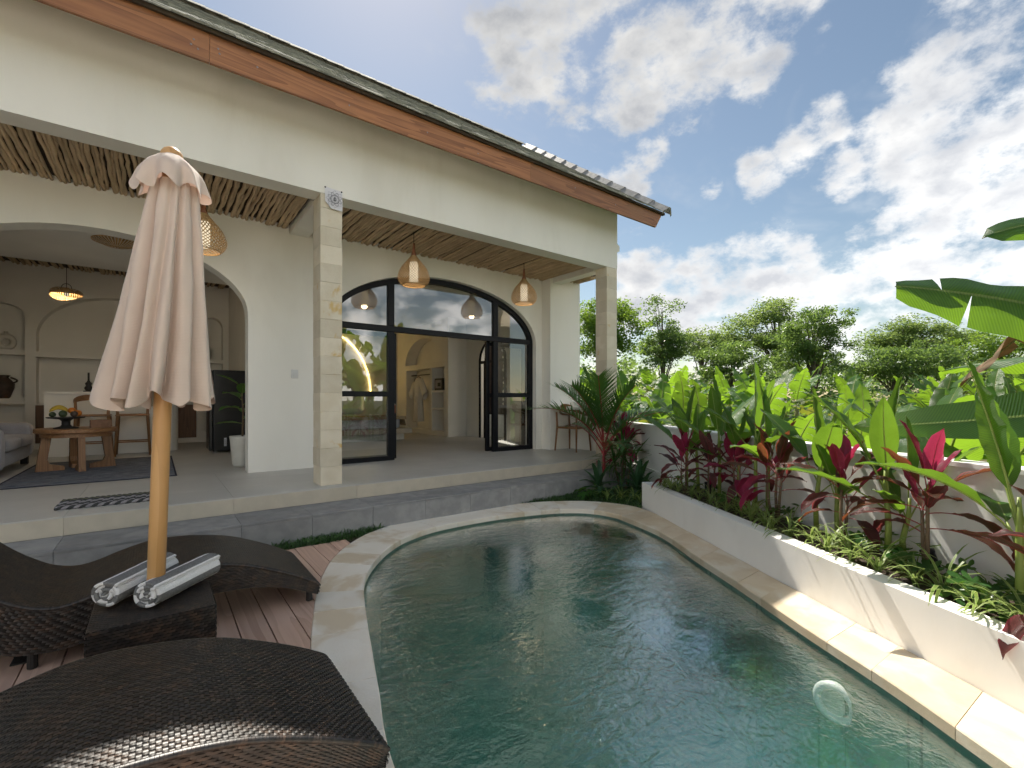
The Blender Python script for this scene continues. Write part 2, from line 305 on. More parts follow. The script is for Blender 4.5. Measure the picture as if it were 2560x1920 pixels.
# ------------------------------------------------------------------ mesh helpers
class MB:
    def __init__(s): s.v = []; s.f = []; s.mi = []; s.uv = {}
    def add(s, vs, fs, mi=0):
        o = len(s.v); s.v += [tuple(p) for p in vs]
        for f in fs: s.f.append(tuple(i+o for i in f)); s.mi.append(mi)
        return s
    def box(s, x0, x1, y0, y1, z0, z1, mi=0, b=0.):
        if b:
            c = [(x0, y0), (x1, y0), (x1, y1), (x0, y1)]
            return s.rbox(x0, x1, y0, y1, z0, z1, b, mi)
        v = [(x, y, z) for z in (z0, z1) for y in (y0, y1) for x in (x0, x1)]
        return s.add(v, [(0, 2, 3, 1), (4, 5, 7, 6), (0, 1, 5, 4), (2, 6, 7, 3), (0, 4, 6, 2), (1, 3, 7, 5)], mi)
    def rbox(s, x0, x1, y0, y1, z0, z1, b, mi=0):
        """box with chamfered edges (24 verts)"""
        v = []; idx = {}
        X = (x0, x1); Y = (y0, y1); Z = (z0, z1)
        def put(i, j, k, a):
            p = [X[i], Y[j], Z[k]]; sg = [1-2*i, 1-2*j, 1-2*k]
            for q in range(3):
                if q != a: p[q] += sg[q]*b
            idx[(i, j, k, a)] = len(v); v.append(p)
        for i in (0, 1):
            for j in (0, 1):
                for k in (0, 1):
                    for a in (0, 1, 2): put(i, j, k, a)
        g = lambda i, j, k, a: idx[(i, j, k, a)]
        F = [(g(0,0,0,0), g(0,0,1,0), g(0,1,1,0), g(0,1,0,0)), (g(1,0,0,0), g(1,1,0,0), g(1,1,1,0), g(1,0,1,0)),
             (g(0,0,0,1), g(1,0,0,1), g(1,0,1,1), g(0,0,1,1)), (g(0,1,0,1), g(0,1,1,1), g(1,1,1,1), g(1,1,0,1)),
             (g(0,0,0,2), g(0,1,0,2), g(1,1,0,2), g(1,0,0,2)), (g(0,0,1,2), g(1,0,1,2), g(1,1,1,2), g(0,1,1,2))]
        for i in (0, 1):
            for j in (0, 1): F.append((g(i,j,0,0), g(i,j,1,0), g(i,j,1,1), g(i,j,0,1)))
        for i in (0, 1):
            for k in (0, 1): F.append((g(i,0,k,0), g(i,1,k,0), g(i,1,k,2), g(i,0,k,2)))
        for j in (0, 1):
            for k in (0, 1): F.append((g(0,j,k,1), g(1,j,k,1), g(1,j,k,2), g(0,j,k,2)))
        for i in (0, 1):
            for j in (0, 1):
                for k in (0, 1): F.append((g(i,j,k,0), g(i,j,k,1), g(i,j,k,2)))
        return s.add(v, F, mi)
    def prism(s, poly, z0, z1, mi=0):
        k = len(poly)
        v = [(x, y, z0) for x, y in poly] + [(x, y, z1) for x, y in poly]
        f = [tuple(range(k-1, -1, -1)), tuple(range(k, 2*k))] + [(i, (i+1) % k, k+(i+1) % k, k+i) for i in range(k)]
        return s.add(v, f, mi)
    def tube(s, pts, rad, k=8, cap=True, mi=0):
        pts = [Vector(p) for p in pts]
        if not hasattr(rad, '__len__'): rad = [rad]*len(pts)
        vs = []; up = None
        for i, p in enumerate(pts):
            t = (pts[min(i+1, len(pts)-1)] - pts[max(i-1, 0)]).normalized()
            if up is None:
                up = Vector((0, 0, 1)) if abs(t.z) < .9 else Vector((1, 0, 0))
            a = t.cross(up).normalized(); bb = a.cross(t).normalized(); up = bb
            for j in range(k):
                q = 2*math.pi*j/k
                vs.append(p + (a*math.cos(q) + bb*math.sin(q))*rad[i])
        fs = [(i*k+j, i*k+(j+1) % k, (i+1)*k+(j+1) % k, (i+1)*k+j) for i in range(len(pts)-1) for j in range(k)]
        if cap: fs += [tuple(range(k-1, -1, -1)), tuple(range((len(pts)-1)*k, len(pts)*k))]
        return s.add(vs, fs, mi)
    def lathe(s, prof, k=24, c=(0, 0), mi=0, close=False):
        vs = [(c[0]+r*math.cos(2*math.pi*j/k), c[1]+r*math.sin(2*math.pi*j/k), z) for r, z in prof for j in range(k)]
        fs = [(i*k+j, i*k+(j+1) % k, (i+1)*k+(j+1) % k, (i+1)*k+j) for i in range(len(prof)-1) for j in range(k)]
        if close: fs += [tuple(range(k-1, -1, -1)), tuple(range((len(prof)-1)*k, len(prof)*k))]
        return s.add(vs, fs, mi)
    def grid(s, fn, nu, nv, mi=0, uv=False, closeu=False):
        o = len(s.v)
        for i in range(nu+1):
            for j in range(nv+1):
                s.v.append(tuple(fn(i/nu, j/nv)))
                if uv: s.uv[len(s.v)-1] = (j/nv, i/nu)
        for i in range(nu):
            for j in range(nv):
                s.f.append((o+i*(nv+1)+j, o+i*(nv+1)+j+1, o+(i+1)*(nv+1)+j+1, o+(i+1)*(nv+1)+j)); s.mi.append(mi)
        return s
    def mesh(s, name, mats, smooth=False, merge=0., normals=True):
        me = bpy.data.meshes.new(name); me.from_pydata(s.v, [], s.f)
        for m in (mats if isinstance(mats, (list, tuple)) else [mats]): me.materials.append(MATS[m])
        if any(s.mi): me.polygons.foreach_set('material_index', s.mi)
        if s.uv:
            uvl = me.uv_layers.new(name='UVMap')
            for lp in me.loops: uvl.data[lp.index].uv = s.uv.get(lp.vertex_index, (0, 0))
        bm = bmesh.new(); bm.from_mesh(me)
        if merge: bmesh.ops.remove_doubles(bm, verts=bm.verts, dist=merge)
        if normals: bmesh.ops.recalc_face_normals(bm, faces=bm.faces)
        bm.to_mesh(me); bm.free()
        if smooth: me.polygons.foreach_set('use_smooth', [True]*len(me.polygons))
        me.update(); return me
    def build(s, name, mats, parent=None, smooth=False, loc=None, **kw):
        return link(name, s.mesh(name, mats, smooth, **kw), parent, loc)
def link(name, me, parent=None, loc=None, rot=None, scale=None):
    o = bpy.data.objects.new(name, me); COL.objects.link(o); o.parent = parent
    if loc is not None: o.location = loc
    if rot is not None: o.rotation_euler = rot
    if scale is not None: o.scale = (scale,)*3 if not hasattr(scale, '__len__') else scale
    return o
def tag(o, label=None, cat=None, group=None, kind=None):
    if label: o['label'] = label
    if cat: o['category'] = cat
    if group: o['group'] = group
    if kind: o['kind'] = kind
    return o
def thing(name, label, cat, loc=(0, 0, 0), rz=0, group=None):
    return tag(link(name, None, None, loc, (0, 0, rz)), label, cat, group)
def struct(name, label=None):
    o = link(name, None); return tag(o, label, kind='structure')
def copytree(o, parent=None):
    c = o.copy(); COL.objects.link(c); c.parent = parent
    for ch in o.children: copytree(ch, c)
    return c
def catmull(pts, per=8, closed=True):
    out = []; N = len(pts); P = [Vector(p) for p in pts]
    for i in range(N if closed else N-1):
        if closed: a, b, c, d = P[i-1], P[i], P[(i+1) % N], P[(i+2) % N]
        else: a, b, c, d = P[max(i-1, 0)], P[i], P[i+1], P[min(i+2, N-1)]
        for k in range(per):
            t = k/per
            out.append(.5*((2*b) + (c-a)*t + (2*a-5*b+4*c-d)*t*t + (3*b-a-3*c+d)*t**3))
    if not closed: out.append(P[-1])
    return out
def quads_mesh(name, V, mats, uv=None, k=4):
    """V: (N,k,3) array of loose k-gons"""
    N = len(V); me = bpy.data.meshes.new(name)
    me.vertices.add(N*k); me.vertices.foreach_set('co', np.ascontiguousarray(V, dtype=np.float32).ravel())
    me.loops.add(N*k); me.loops.foreach_set('vertex_index', np.arange(N*k, dtype=np.int32))
    me.polygons.add(N); me.polygons.foreach_set('loop_start', np.arange(0, N*k, k, dtype=np.int32))
    if uv is not None:
        l = me.uv_layers.new(name='UVMap'); l.data.foreach_set('uv', np.tile(np.asarray(uv, dtype=np.float32), (N, 1)).ravel())
    for m in (mats if isinstance(mats, (list, tuple)) else [mats]): me.materials.append(MATS[m])
    me.update(calc_edges=True); me.validate(); return me
# ------------------------------------------------------------------ the setting
rng = random.Random(7)
T = .385                                                     # terrace level above the pool deck
PAIRS = [((.66, .9), (.36, .9)), ((.692, 1.606), (.405, 1.65)), ((.827, 2.114), (.54, 2.19)), ((.927, 2.465), (.635, 2.56)), ((1.025, 2.807), (.73, 2.91)),
         ((1.162, 3.245), (.885, 3.40)), ((1.278, 3.518), (1.02, 3.74)), ((1.451, 3.789), (1.205, 4.09)), ((1.705, 4.077), (1.47, 4.42)),
         ((1.988, 4.285), (1.82, 4.69)), ((2.401, 4.42), (2.33, 4.855)), ((3.003, 4.432), (2.99, 4.89)), ((3.506, 4.355), (3.6, 4.80)),
         ((3.912, 4.226), (4.15, 4.61)), ((4.192, 4.012), (4.58, 4.30)), ((4.307, 3.687), (4.79, 3.83)), ((4.251, 3.403), (4.70, 3.395)),
         ((4.054, 2.822), (4.415, 2.873)), ((3.695, 2.24), (4.07, 2.264)), ((3.396, 1.722), (3.776, 1.741)), ((3.041, 1.153), (3.432, 1.132)),
         ((2.764, .67), (3.161, .653)), ((2.486, .255), (2.915, .217)), ((2.2, -.2), (2.62, -.3)), ((1.75, -.6), (1.95, -.95)), ((1.2, -.6), (1.05, -.95)), ((.8, -.1), (.45, -.25))]
CI = [p.to_2d() for p in catmull([(a[0], a[1], 0) for a, b in PAIRS], 10)]
CO = [p.to_2d() for p in catmull([(b[0], b[1], 0) for a, b in PAIRS], 10)]
NC = len(CI)
def fill(name, loops, z, mat, parent=None):
    bm = bmesh.new(); es = []
    for lp in loops:
        vs = [bm.verts.new((p[0], p[1], z)) for p in lp]
        es += [bm.edges.new((vs[i], vs[(i+1) % len(vs)])) for i in range(len(vs))]
    bmesh.ops.triangle_fill(bm, edges=es, use_beauty=True)
    for f in bm.faces:
        if f.normal.z < 0: f.normal_flip()
    me = bpy.data.meshes.new(name); bm.to_mesh(me); bm.free(); me.materials.append(MATS[mat])
    return link(name, me, parent)
# ground of the grove beyond the wall, out to the horizon
def gz(x, y):
    d = math.hypot(x, y)
    return -1.3 - .4*mnoise.noise((x*.05, y*.05, 0)) if d < 400 else -1.3
g = MB(); rings = [0, 6, 12, 18, 25, 34, 46, 62, 85, 120, 180, 300, 600, 1500, 4000]; K = 40
g.v = [(r*math.cos(2*math.pi*j/K), r*math.sin(2*math.pi*j/K), gz(r*math.cos(2*math.pi*j/K), r*math.sin(2*math.pi*j/K))) for r in rings[1:] for j in range(K)]
g.v.append((0, 0, -1.3)); cI = len(g.v)-1
for j in range(K): g.f.append((cI, j, (j+1) % K))
for i in range(len(rings)-2):
    for j in range(K): g.f.append((i*K+j, (i+1)*K+j, (i+1)*K+(j+1) % K, i*K+(j+1) % K))
g.mi = [0]*len(g.f)
tag(g.build('ground', 'field_soil', smooth=True), 'bare green-brown earth under the banana grove', kind='structure')
# soil of the courtyard round the pool
mid = [(a*.35+b*.65) for a, b in zip(CI, CO)]
tag(fill('garden_bed', [[(-7, -4.5), (7.3, -4.5), (7.3, 4.79), (-7, 4.79)], mid], -.03, 'soil'), 'dark garden soil between pool, step and wall', kind='structure')
# pool basin, water
pool = struct('pool_basin', 'green stone pool basin with a shallow ledge at the far end')
wall = MB(); Z0, ZB = -.055, -1.15
wl = [a + (a-b).normalized()*(-.015) for a, b in zip(CI, CO)]
for i in range(NC):
    j = (i+1) % NC
    for za, zb in ((Z0, -.35), (-.35, -.7), (-.7, ZB)):
        wall.add([(*wl[i], za), (*wl[j], za), (*wl[j], zb), (*wl[i], zb)], [(0, 1, 2, 3)])
wall.build('pool_wall', 'pool_stone', pool, smooth=True, merge=.0005)
fill('pool_floor', [wl], ZB, 'pool_stone', pool)
# the shallow ledge at the far left
lq = lambda p: (p.x-1.48)*.5+(p.y-3.962)*.866 > 0 and p.x < 2.8
st = next(i for i in range(NC) if lq(wl[i]) and not lq(wl[i-1])); led = []; i = st
while lq(wl[i % NC]): led.append(wl[i % NC]); i += 1
led.append(Vector((2.8, 3.2)))
fill('pool_ledge', [led], -.38, 'pool_stone', pool)
for a, b in ((led[0], led[-1]), (led[-1], led[-2])):
    MB().add([(a.x, a.y, -.38), (b.x, b.y, -.38), (b.x, b.y, ZB), (a.x, a.y, ZB)], [(0, 1, 2, 3)]).build('ledge_riser', 'pool_stone', pool)
wp_ = [a + (b-a).normalized()*.01 for a, b in zip(CI, CO)]
wat = fill('water', [wp_], -.075, 'water')
bmw = bmesh.new(); bmw.from_mesh(wat.data)
ret = bmesh.ops.extrude_face_region(bmw, geom=bmw.faces[:])
for v in [g_ for g_ in ret['geom'] if isinstance(g_, bmesh.types.BMVert)]: v.co.z = ZB-.05
bmesh.ops.recalc_face_normals(bmw, faces=bmw.faces); bmw.to_mesh(wat.data); bmw.free()
tag(wat, 'dark green rippled pool water mirroring clouds and villa', kind='structure')
# coping of pale sandstone slabs
coping = struct('pool_coping', 'pale sandstone slabs edging the pool')
i0 = 3; total = 0
cuts = [0]; last = 0; acc_l = 0; target = .42
for i in range(1, NC+1):
    acc_l += (((CI[i % NC]+CO[i % NC])/2) - ((CI[i-1]+CO[i-1])/2)).length
    if acc_l > target: cuts.append(i); acc_l = 0; target = rng.choice((.26, .38, .46, .5, .55))
cuts[-1] = NC
for a, b in zip(cuts[:-1], cuts[1:]):
    idx = list(range(a, b+1)); vs = []
    gap = .0016; dz = rng.uniform(-.003, .003)
    inn = [CI[k % NC] for k in idx]; ou = [CO[k % NC] for k in idx]
    def sh(l):
        l = [p.copy() for p in l]
        l[0] = l[0] + (l[1]-l[0]).normalized()*gap; l[-1] = l[-1] + (l[-2]-l[-1]).normalized()*gap; return l
    inn = sh(inn); ou = sh(ou); k = len(inn)
    m = MB(); ch = .006
    for zz, off in ((-.055, 0.), (0.-ch+dz, 0.), (0.+dz, ch)):
        for q in range(k):
            d = (ou[q]-inn[q]).normalized()
            m.v.append((*(inn[q]+d*off), zz)); m.v.append((*(ou[q]-d*off), zz))
    L = 2*k
    for q in range(k-1):
        for s_ in (0, 1):
            o = s_*L
            m.f.append((o+2*q, o+2*q+2, o+L+2*q+2, o+L+2*q)); m.f.append((o+2*q+1, o+L+2*q+1, o+L+2*q+3, o+2*q+3))
        m.f.append((2*L+2*q, 2*L+2*q+2, 2*L+2*q+3, 2*L+2*q+1)); m.f.append((2*q, 2*q+1, 2*q+3, 2*q+2))
    for e in (0, k-1):
        m.f.append((2*e, 2*e+1, L+2*e+1, 2*L+2*e+1, 2*L+2*e, L+2*e))
    m.mi = [0]*len(m.f)
    m.build('coping_slab', 'sandstone_tan' if inn[0].x > 1.7 and inn[0].y < 3.95 else 'sandstone', coping)
# bedding under the slabs so that the joints close
bed = MB()
for i in range(NC):
    j = (i+1) % NC
    d1 = (CO[i]-CI[i]); d2 = (CO[j]-CI[j])
    bed.add([(*(CI[i]+d1*.04), -.008), (*(CI[j]+d2*.04), -.008), (*(CI[j]+d2*.97), -.008), (*(CI[i]+d1*.97), -.008)], [(0, 1, 2, 3)])
bed.build('bedding', 'mortar', coping, merge=.0005)
# timber deck, boards running towards the villa, cut along the coping
deck = struct('deck', 'reddish timber deck under the loungers')
def yc(x):
    """where the coping's outer edge crosses x on the deck side"""
    best = None
    for i in range(10, 100):
        p, q = CO[i], CO[i+1]
        if (p.x-x)*(q.x-x) <= 0 and abs(q.x-p.x) > 1e-6:
            t = (x-p.x)/(q.x-p.x); best = p.y+(q.y-p.y)*t
    return best
PW, GAP = .1525, .007
for k in range(-13, 8):
    xa = .385 + (k-1)*PW*1.0; xb = xa+PW-GAP
    if xa > 1.52: break
    ya = yc(xa) if xa > .41 else None; yb = yc(xb) if xb > .41 else None
    y1 = 4.545 + rng.uniform(-.004, .004)
    if ya is None and yb is None: poly = [(xa, -1.6), (xb, -1.6), (xb, y1), (xa, y1)]
    else:
        ya = -1.6 if ya is None else ya+.008; yb = ya if yb is None else yb+.008
        if yb > y1-.03: yb = y1-.03
        if ya > y1-.05: continue
        poly = [(xa, ya), (xb, yb), (xb, y1), (xa, y1)]
    MB().prism(poly, -.022, rng.uniform(-.0035, -.001)).build('plank', 'deck_wood', deck)
fl = MB()
fl.prism([(-.585, 3.39), (-.495, 3.38), (-.495, 3.50), (-.585, 3.50)], -.0005, .006)
for q in range(5): fl.box(-.58+q*.017, -.573+q*.017, 3.40, 3.49, .006, .0085, 0)
tag(fl.build('drain_grate', 'black_matte'), 'small black drain grate set in the deck boards', 'drain')

# terrace and step
ter = struct('terrace', 'raised terrace with pale beige floor tiles')
MB().box(-7, 6.72, 5.262, 7.2, -.03, T-.012).build('slab', 'mortar', ter)
MB().box(-7, 6.72, 7.2, 14.4, -.03, T-.0015).build('room_floor', 'tile_beige', ter)
xs = [-6.6+1.2*i for i in range(12)]
for i in range(11):
    x0, x1 = xs[i], min(xs[i+1], 6.72)
    for y0, y1 in ((5.25, 5.85), (5.85, 6.45), (6.45, 7.2)):
        MB().rbox(x0+.0012, x1-.0012, y0+(.0012 if y0 > 5.3 else 0), y1-.0012, T-.011, T+rng.uniform(-.0004, .0004), .001).build('floor_tile', 'tile_beige', ter)
    MB().rbox(x0+.0008, x1-.0008, 5.247, 5.2605, .232, T-.0115, .001).build('riser_tile', 'tile_riser', ter)
stp = struct('step', 'grey stone step along the terrace')
MB().box(-7, 6.1, 4.772, 5.245, -.05, .205).build('core', 'mortar', stp)
for i in range(22):
    x0 = -6.4+.6*i - .2; x1 = min(x0+.6, 6.1)
    if x0 > 6: break
    MB().rbox(x0+.001, x1-.001, 4.755, 5.246, .206, .231+rng.uniform(-.001, .001), .003).build('stone_tile', 'andesite', stp)
    MB().rbox(x0+.001, x1-.001, 4.757, 4.7715, -.04, .205, .002).build('stone_tile', 'andesite', stp)

# garden wall and planter
PD = Vector((.4918, .8707)); PN = Vector((.8707, -.4918)); P0 = Vector((2.945, .261))
def PP(s_, n_): return P0 + PD*s_ + PN*n_
gw = tag(link('garden_wall', None), 'low white rendered wall between pool garden and banana grove', 'wall')
def strip(m, s0, s1, n0, n1, z0, z1, N=1):
    m.prism([tuple(PP(s0, n0)), tuple(PP(s0, n1)), tuple(PP(s1, n1)), tuple(PP(s1, n0))], z0, z1)
m = MB(); strip(m, -3.2, 6.25, .62, .77, -1.6, .935); m.build('wall_body', 'garden_white', gw)
m = MB(); strip(m, -3.2, 6.25, .608, .782, .9355, .963); m.build('wall_cap', 'garden_white', gw)
m = MB(); strip(m, 3.97, 6.2, .585, .6195, -.05, .30); m.build('wall_plinth', 'garden_white', gw)
pl = tag(link('planter', None), 'long white rendered planter box beside the pool', 'planter')
m = MB(); strip(m, -3.2, 3.955, 0, .125, -.05, .303); m.build('planter_front', 'garden_white', pl)
m = MB(); strip(m, 3.83, 3.954, .1255, .6195, -.05, .3025); m.build('planter_end', 'garden_white', pl)
m = MB()
m.grid(lambda u, v: (*PP(-3.2+u*7.03, .12+v*.50), .262+.022*mnoise.noise((u*60, v*5, 3.))), 140, 8)
m.build('soil_fill', 'soil', pl, smooth=True)
# unseen pale slabs and wall behind the viewer, added to bounce sunlight
pav = struct('bounce_paving', 'unseen pale sandstone slabs behind the deck, added to bounce sunlight')
for i in range(12):
    for j in range(4):
        MB().rbox(-6.6+i*.6+.003, -6.0+i*.6-.003, -1.63-(j+1)*.6+.003, -1.63-j*.6-.003, -.03, .0, .004).build('bounce_paver', 'sandstone', pav)
bw = tag(link('bounce_wall', None), 'unseen white wall behind the viewer, added to bounce sunlight', 'wall')
MB().box(-7, 3.4, -4.35, -4.15, -1.6, 2.6).build('wall_body', 'garden_white', bw); MB().box(-7.02, 3.42, -4.37, -4.13, 2.601, 2.66).build('wall_cap', 'garden_white', bw)
# pool lamp under water on the right-hand wall, and inlet caps
def on_wall(x, y):
    k = min(range(NC), key=lambda q: (wl[q]-Vector((x, y))).length)
    t = (wl[(k+1) % NC]-wl[k-1]).normalized(); nrm = (CI[k]-CO[k]).normalized()
    return wl[k], nrm
p_, nr_ = on_wall(2.93, .93)
pl_ = thing('pool_light', 'round white underwater pool lamp on the right pool wall', 'pool lamp', (p_.x, p_.y, -.30), math.atan2(nr_.y, nr_.x))
m = MB().lathe([(.075, .0), (.105, .0), (.11, .02), (.10, .04), (.078, .045), (.07, .03), (.07, 0)], 28)
o = m.build('ring', 'pool_white', pl_, smooth=True); o.rotation_euler = (0, R(90), 0)
m = MB().lathe([(.001, .03), (.04, .028), (.069, .015)], 24)
o = m.build('lens', 'ceramic', pl_, smooth=True); o.rotation_euler = (0, R(90), 0)
for x, y, lab in ((1.35, 3.62, 'small pale water inlet at the left curve of the pool'), (2.75, 4.42, 'small pale water inlet in the far pool wall'), (4.05, 4.12, 'small pale water inlet at the far right pool corner')):
    p_, nr_ = on_wall(x, y)
    q = thing('water_inlet', lab, 'water inlet', (p_.x, p_.y, -.17), math.atan2(nr_.y, nr_.x), 'water inlets in the pool wall')
    o = MB().lathe([(.001, .035), (.012, .035), (.02, .02), (.034, .01), (.036, .0)], 16).build('cap', 'pool_white', q, smooth=True); o.rotation_euler = (0, R(90), 0)
# ------------------------------------------------------------------ the villa
villa = tag(link('villa', None), 'white plastered villa with arched openings and dark tiled roof', 'villa')
YB, YW = 5.40, 6.95
def arch_curve(a, x):
    """a = (xc, half, spring, apex, pow)"""
    u = min(1., abs(x-a[0])/a[1])
    return a[2] + (a[3]-a[2])*max(0., 1-u**a[4])**(1/a[4])
def arch_wall(name, mat, x0, x1, z0, z1, y0, y1, arches, parent, tr=lambda x, y, z: (x, y, z), floor=None, back=True, N=28):
    """wall with arched holes; arches: (xc, half, spring, apex, pow, sill)"""
    m = MB(); xs = [x0, x1]
    for a in arches:
        xs += [a[0]-a[1]*math.cos(math.pi*k/N) for k in range(N+1)]
    xs = sorted(set(round(x, 5) for x in xs if x0-1e-6 <= x <= x1+1e-6))
    def q(*p): m.add([tr(*c) for c in p], [(0, 1, 2, 3)])
    for xa, xb in zip(xs[:-1], xs[1:]):
        xm = (xa+xb)/2
        A = next((a for a in arches if abs(xm-a[0]) < a[1]), None)
        for y in ((y0, y1) if back else (y0,)):
            if A is None: q((xa, y, z0), (xb, y, z0), (xb, y, z1), (xa, y, z1))
            else:
                q((xa, y, arch_curve(A, xa)), (xb, y, arch_curve(A, xb)), (xb, y, z1), (xa, y, z1))
                if A[5] > z0: q((xa, y, z0), (xb, y, z0), (xb, y, A[5]), (xa, y, A[5]))
        if A:
            q((xa, y0, arch_curve(A, xa)), (xb, y0, arch_curve(A, xb)), (xb, y1, arch_curve(A, xb)), (xa, y1, arch_curve(A, xa)))
            if A[5] > z0: q((xa, y0, A[5]), (xb, y0, A[5]), (xb, y1, A[5]), (xa, y1, A[5]))
        q((xa, y0, z1), (xb, y0, z1), (xb, y1, z1), (xa, y1, z1))
    for a in arches:
        for sx in (-1, 1):
            x = a[0]+sx*a[1]
            if x0 < x < x1: q((x, y0, max(a[5], z0)), (x, y1, max(a[5], z0)), (x, y1, a[2]), (x, y0, a[2]))
    for x in (x0, x1): q((x, y0, z0), (x, y1, z0), (x, y1, z1), (x, y0, z1))
    return m.build(name, mat, parent, merge=.0004)
A1 = (-.5, 1.456, 2.46, 3.26, 2.0, T-.02)
A2 = (3.91, 1.97, 2.42, 3.385, 2.0, T-.02)
arch_wall('facade_wall', 'plaster', -6.5, 6.83, T-.02, 3.9, YW, 7.2, [A1, A2], villa)
MB().box(6.03, 6.83, 6.70, 6.948, T-.01, 3.9).build('corner_pier', 'plaster', villa)
beam = MB(); beam.box(-6.5, 6.435, YB, 5.655, 3.64, 4.75); beam.build('front_beam', 'plaster', villa)
MB().box(1.455, 1.70, 5.6555, 6.949, 3.62, 3.9).build('cross_beam', 'plaster', villa)
MB().box(6.10, 6.30, 5.6555, 6.699, 3.60, 3.9).build('cross_beam', 'plaster', villa)
o = MB().add([(6.435, 5.42, 3.93), (6.52, 5.42, 3.97), (6.52, 5.42, 4.06), (6.435, 5.42, 4.1), (6.435, 5.6, 3.93), (6.52, 5.6, 3.97), (6.52, 5.6, 4.06), (6.435, 5.6, 4.1)],
             [(0, 1, 2, 3), (4, 7, 6, 5), (1, 5, 6, 2), (2, 6, 7, 3), (0, 4, 5, 1)]).build('rain_spout', 'plaster', villa)
# parapet and bar counter on the open side
MB().box(6.56, 6.70, 5.665, 6.6995, T-.01, 1.30).build('side_parapet', 'plaster', villa)
MB().rbox(6.03, 6.5595, 5.665, 6.6985, 1.165, 1.225, .006).build('bar_counter', 'plaster', villa)
# stone-clad columns, block by block
def column(x0, x1, y0, y1):
    c = link('column', None, villa)
    MB().box(x0+.012, x1-.012, y0+.012, y1-.012, T-.01, 3.639).build('core', 'column_core', c)
    z = T; k = 0; h = .2065
    while z < 3.62:
        zt = min(z+h, 3.638)
        j = lambda: rng.uniform(-.0022, .0022)
        MB().rbox(x0+j(), x1+j(), y0+j(), y1+j(), z+.0006, zt-.0006, .002).build('block', 'column_stone', c)
        z = zt
    return c
column(1.447, 1.683, 5.402, 5.70); column(6.168, 6.428, 5.402, 5.66)
# driftwood pole ceiling
def stick_mesh(seed, r, L, wob):
    rs = random.Random(seed); m = MB(); N = 13; pts = []; rad = []
    ph = [rs.uniform(0, 50) for _ in range(3)]
    for i in range(N):
        t = i/(N-1)
        pts.append((wob*(mnoise.noise((t*3.2*L, ph[0], 0)) + .5*mnoise.noise((t*8*L, ph[1], 0))), t*L, .35*wob*mnoise.noise((t*5*L, ph[2], 0))))
        rad.append(r*(1 + .28*mnoise.noise((t*6*L, ph[1]+9, 0)) + (.12 if rs.random() < .12 else 0)))
    return m.tube(pts, rad, 7).mesh('stick', 'stick', smooth=True)
ceil = link('pole_ceiling', None, villa)
MB().box(-6.5, 6.31, 5.656, 6.949, 3.742, 3.80).build('backing_board', 'stick_backing', ceil)
MB().box(6.311, 6.85, 6.25, 6.949, 3.742, 3.80).build('backing_board', 'stick_backing', ceil)
SM = [stick_mesh(100+i, rng.uniform(.0135, .0215), 1.29, rng.uniform(.012, .026)) for i in range(18)]
x = -2.35; kk = 0
while x < 6.8:
    k = rng.randrange(18); r = .022
    x += rng.uniform(.032, .044)
    if 1.43 < x < 1.72 or 6.08 < x < 6.32: continue
    zz = 3.708+rng.uniform(-.014, .012)
    ln = 1. if x < 6.08 else rng.uniform(.53, .57)
    link('pole', SM[k], ceil, (x, 5.657 if x < 6.08 else 6.22, zz), (0, 0, rng.uniform(-.02, .02)), (1., ln, 1.))
# eaves: soffit, timber fascia, tiled roof
YE = 4.90; ZF0, ZF1 = 4.318, 4.572
XE = 7.02
MB().add([(-6.5, 4.93, 4.50), (XE, 4.93, 4.50), (XE, 5.5, 4.91), (-6.5, 5.5, 4.91), (-6.5, 4.93, 4.53), (XE, 4.93, 4.53), (XE, 5.5, 4.94), (-6.5, 5.5, 4.94)],
         [(0, 1, 2, 3), (4, 7, 6, 5), (0, 4, 5, 1), (1, 5, 6, 2), (0, 3, 7, 4)]).build('soffit', 'plaster', villa)
fas = link('fascia', None, villa)
joints = [-6.5, -2.6, .375, 4.05, XE]
for a, b in zip(joints[:-1], joints[1:]):
    m = MB(); ce = .17 if b == XE else 0.
    x1b = b-ce-.0015; x1t = b-.0015
    m.add([(a+.0015, YE, ZF0), (x1b, YE, ZF0), (x1t, YE, ZF1), (a+.0015, YE, ZF1), (a+.0015, YE+.03, ZF0), (x1b, YE+.03, ZF0), (x1t, YE+.03, ZF1), (a+.0015, YE+.03, ZF1)],
          [(0, 1, 2, 3), (4, 7, 6, 5), (0, 4, 5, 1), (1, 5, 6, 2), (2, 6, 7, 3), (0, 3, 7, 4)])
    m.build('fascia_board', 'fascia_wood', fas)
me = MB().lathe([(.001, -.003), (.008, -.0025), (.009, 0)], 10).mesh('screw', 'mat_light')
for sx, sz in ((-.9, 4.46), (.26, 4.47), (.24, 4.42), (.29, 4.40), (.44, 4.47), (.45, 4.43), (.75, 4.44), (1.6, 4.41), (2.5, 4.44), (3.2, 4.42), (4.9, 4.46), (5.8, 4.44)):
    link('screw', me, fas, (sx, YE-.0005, sz), (R(-90), 0, 0))
